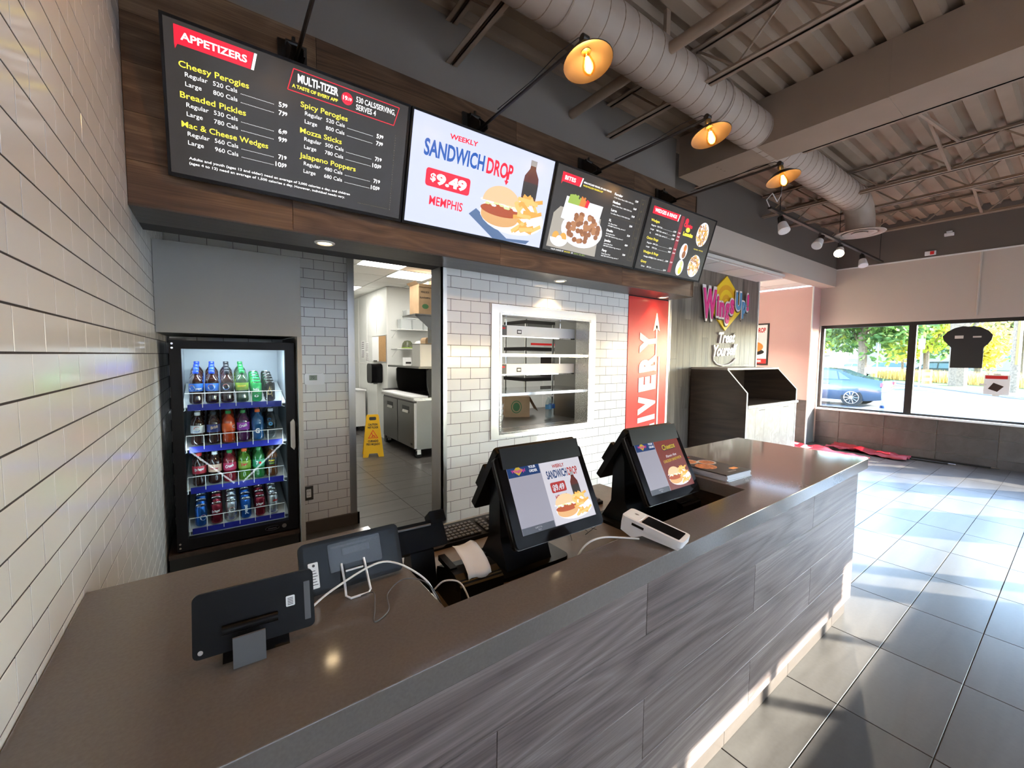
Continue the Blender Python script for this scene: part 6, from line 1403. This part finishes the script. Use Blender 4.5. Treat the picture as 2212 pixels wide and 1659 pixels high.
# ------------------------------------------------------------------ vehicles
mat('car_blue', (.05, .08, .13), .12, metal=.3, coat=1); mat('car_white', (.75, .76, .78), .2, coat=1); mat('car_dark', (.03, .05, .07), .15, coat=1); mat('car_glass', (.10, .17, .22), .05); mat('alloy', (.6, .6, .62), .25, metal=1); mat('tail_red', (.6, .02, .03), .2); mat('orange_paint', (.75, .12, .02), .4)
def vehicle(nm, label, cat, x, y, rz, paint, st, wheels, wr, glassz, W=.88, bumper=True):
    """st: stations along length (u, z_low, z_belt, z_top, half width at belt, half width at roof)"""
    t = thing(nm, label, cat, (x, y, GZ), (0, 0, rz)); vs = []; fs = []; K = 10
    for (u, zl, zb, zt, wb_, wt_) in st:
        ring = [(wb_*.90, zl), (wb_*.98, zl+.12), (wb_, (zl+zb)/2), (wb_*.97, zb), (wt_, zt), (-wt_, zt), (-wb_*.97, zb), (-wb_, (zl+zb)/2), (-wb_*.98, zl+.12), (-wb_*.90, zl)]
        vs += [(u, a, b) for a, b in ring]
    for i in range(len(st)-1): fs += [(i*K+j, (i+1)*K+j, (i+1)*K+(j+1) % K, i*K+(j+1) % K) for j in range(K)]
    fs += [tuple(range(K))[::-1][::-1], tuple(range((len(st)-1)*K, len(st)*K))[::-1]]
    o = MB().add(vs, [f[::-1] for f in fs]).build('body', paint, t, True)
    for s in (-1, 1):
        for q in glassz:
            pts = [(u, s*(yy+.012), z) for u, yy, z in q]
            MB().add(pts, [tuple(range(len(pts))) if s < 0 else tuple(range(len(pts)))[::-1]]).build('side_window', 'car_glass', t)
        for u in wheels:
            w_ = MB().cyl((u, s*(W-.22), wr), (u, s*(W-.005), wr), wr, n=28).build('wheel', 'rubber', t, True)
            hb = MB().cyl((u, s*(W-.004), wr), (u, s*(W+.004), wr), wr*.16, n=12)
            hb.tube([(u+wr*.68*math.cos(a), s*W, wr+wr*.68*math.sin(a)) for a in [2*PI*k/28 for k in range(28)]], wr*.045, 6, True)
            for k in range(10): a = 2*PI*k/10; hb.tube([(u+wr*.12*math.cos(a), s*(W+.003), wr+wr*.12*math.sin(a)), (u+wr*.67*math.cos(a), s*(W+.003), wr+wr*.67*math.sin(a))], wr*.045, 5)
            hb.build('rim', 'alloy', w_, True)
    return t
sed = [(-2.25, .38, .70, .78, .70, .60), (-2.2, .28, .72, .98, .80, .68), (-1.75, .22, .90, 1.06, .87, .70), (-1.35, .22, .93, 1.14, .885, .66), (-.85, .22, .94, 1.36, .89, .60), (-.3, .22, .94, 1.43, .89, .60), (.3, .22, .94, 1.42, .89, .60), (.75, .22, .93, 1.28, .89, .62), (1.2, .22, .90, .98, .88, .74), (1.9, .24, .80, .88, .84, .70), (2.25, .30, .68, .76, .74, .62)]
gz = [[(-.92, .83, 1.00), (-.15, .85, 1.00), (-.15, .645, 1.36), (-.80, .66, 1.31)], [(-.09, .85, 1.00), (.85, .84, 1.00), (.45, .655, 1.33), (-.09, .645, 1.36)], [(-1.30, .82, 1.00), (-.97, .83, 1.00), (-.86, .665, 1.29)]]
t = vehicle('parked_car', 'dark blue saloon car parked outside the street window', 'car', 20.3, 6.55, PI/2, 'car_blue', sed, (-1.36, 1.34), .33, gz)
MB().prism([(-.86, .78), (-.56, .80), (-.60, .92), (-.84, .90)], -2.245, -2.17, 'X').build('tail_lamp', 'tail_red', t); MB().prism([(.86, .78), (.56, .80), (.60, .92), (.84, .90)], -2.245, -2.17, 'X').build('tail_lamp', 'tail_red', t)
for u in (-.55, .55):
    for s in (-1, 1): MB().box(u-.10, u+.10, s*.905-.012, s*.905+.012, .83, .855).build('door_handle', 'car_blue', t)
MB().box(-.95, 1.0, -.905, -.895, .27, .30).build('sill_trim', 'chrome', t)
suv = [(-2.2, .45, .9, 1.1, .78, .66), (-2.1, .35, 1.0, 1.62, .88, .66), (-1.2, .32, 1.02, 1.70, .9, .66), (.3, .32, 1.02, 1.66, .9, .66), (1.0, .32, 1.0, 1.12, .9, .74), (1.9, .34, .92, 1.0, .86, .7), (2.2, .4, .8, .86, .78, .62)]
gs = [[(-1.9, .86, 1.08), (-.5, .87, 1.08), (-.5, .70, 1.55), (-1.8, .70, 1.52)], [(-.4, .87, 1.08), (.8, .86, 1.08), (.3, .70, 1.54), (-.4, .70, 1.55)]]
vehicle('parked_car', 'white utility car parked beyond the golden grass', 'car', 56, 12.6, PI/2+.15, 'car_white', suv, (-1.4, 1.4), .36, gs, .9)
vehicle('parked_car', 'dark teal van parked beyond the grass left of the shirt board', 'car', 55, 8.6, PI/2-.1, 'car_dark', suv, (-1.4, 1.4), .36, gs, .9)
vehicle('parked_car', 'white car half hidden beside the forked tree trunk', 'car', 62, 16.6, PI/2, 'car_white', sed, (-1.36, 1.34), .33, gz)
trk = [(-.9, .5, 1.2, 2.1, 1.0, .95), (-.2, .5, 1.3, 2.2, 1.05, .95), (-.19, .5, 1.3, 2.3, 1.05, .95), (1.2, .5, 1.3, 2.3, 1.05, .95)]
t = vehicle('delivery_truck', 'white truck with dark grille seen head-on left of the forked tree', 'truck', 60, 18.3, PI, 'car_white', [(-2.5, .5, 1.6, 3.0, 1.1, 1.1), (.8, .5, 1.6, 3.0, 1.1, 1.1), (.85, .5, 1.4, 2.5, 1.1, 1.0), (1.5, .5, 1.4, 1.9, 1.1, 1.0), (2.0, .6, 1.2, 1.5, 1.05, .95)], (-1.6, 1.3), .45, [], 1.1)
MB().box(2.0, 2.04, -.55, .55, .75, 1.30).build('grille', 'car_glass', t); MB().box(1.45, 1.56, -.85, .85, 1.5, 2.3).build('windscreen', 'car_glass', t)
t = thing('lift_machine', 'orange wheeled machine with upright ladders at the far left outside', 'machine', (52, 17.2, GZ)); MB().box(-.8, .8, -1.0, 1.0, .35, .75).build('chassis', 'orange_paint', t)
for y in (-.8, .8): MB().cyl((-.85, y, .3), (.85, y, .3), .3, n=16).build('wheel', 'rubber', t)
for y in (-.6, -.1, .5): MB().tube([(0, y, .7), (0, y+.3, 2.9)], .07, 6).build('ladder_rail', 'yellow_plastic', t)
MB().box(-.1, .1, -1.3, 1.4, 2.1, 2.2).build('crossbar', 'steel_black', t)
for x, y, lb in ((44, 10.2, 'slim pale lamp post left of the window mullion'), (38, 6.6, 'grey street sign post left of the shirt board')):
    t = thing('street_post', lb, 'post', (x, y, GZ)); MB().cyl((0, 0, 0), (0, 0, 3.4), .04, n=8).build('post', 'alloy', t); MB().box(-.02, .02, -.16, .16, 2.5, 3.2).build('plate', 'kerb', t)
t = thing('utility_pole', 'grey wooden utility pole with a yellow guard beside the young yellow tree', 'pole', (34.5, 2.35, GZ)); MB().cyl((0, 0, 0), (0, 0, 9), .19, .15, 12).build('pole', 'bark', t, True); MB().cyl((-.20, -.05, 1.6), (-.20, -.05, 4.2), .05, n=8).build('guard', 'yellow_plastic', t)
t = thing('road_barrel', 'orange and white striped road barrel behind the lawn', 'barrel', (42, 6.9, GZ))
for k in range(5): MB().cyl((0, 0, .1+.2*k), (0, 0, .3+.2*k), .28, .26, 14).build('band', 'orange_paint' if k % 2 == 0 else 'car_white', t)
mat('brick_far', (.35, .30, .28), .8, var=.15)
t = thing('far_building', 'pale low building far behind the trees', 'building', (120, 20, GZ)); MB().box(0, 12, -45, 45, 0, 7).build('walls', 'kerb', t); MB().box(-.3, 12.3, -45.3, 45.3, 7, 7.5).build('roof', 'brick_far', t)
for k in range(10): w_ = MB().box(-.05, 0, -40+8.5*k, -36+8.5*k, 2, 4.6).build('window', 'car_glass', t)
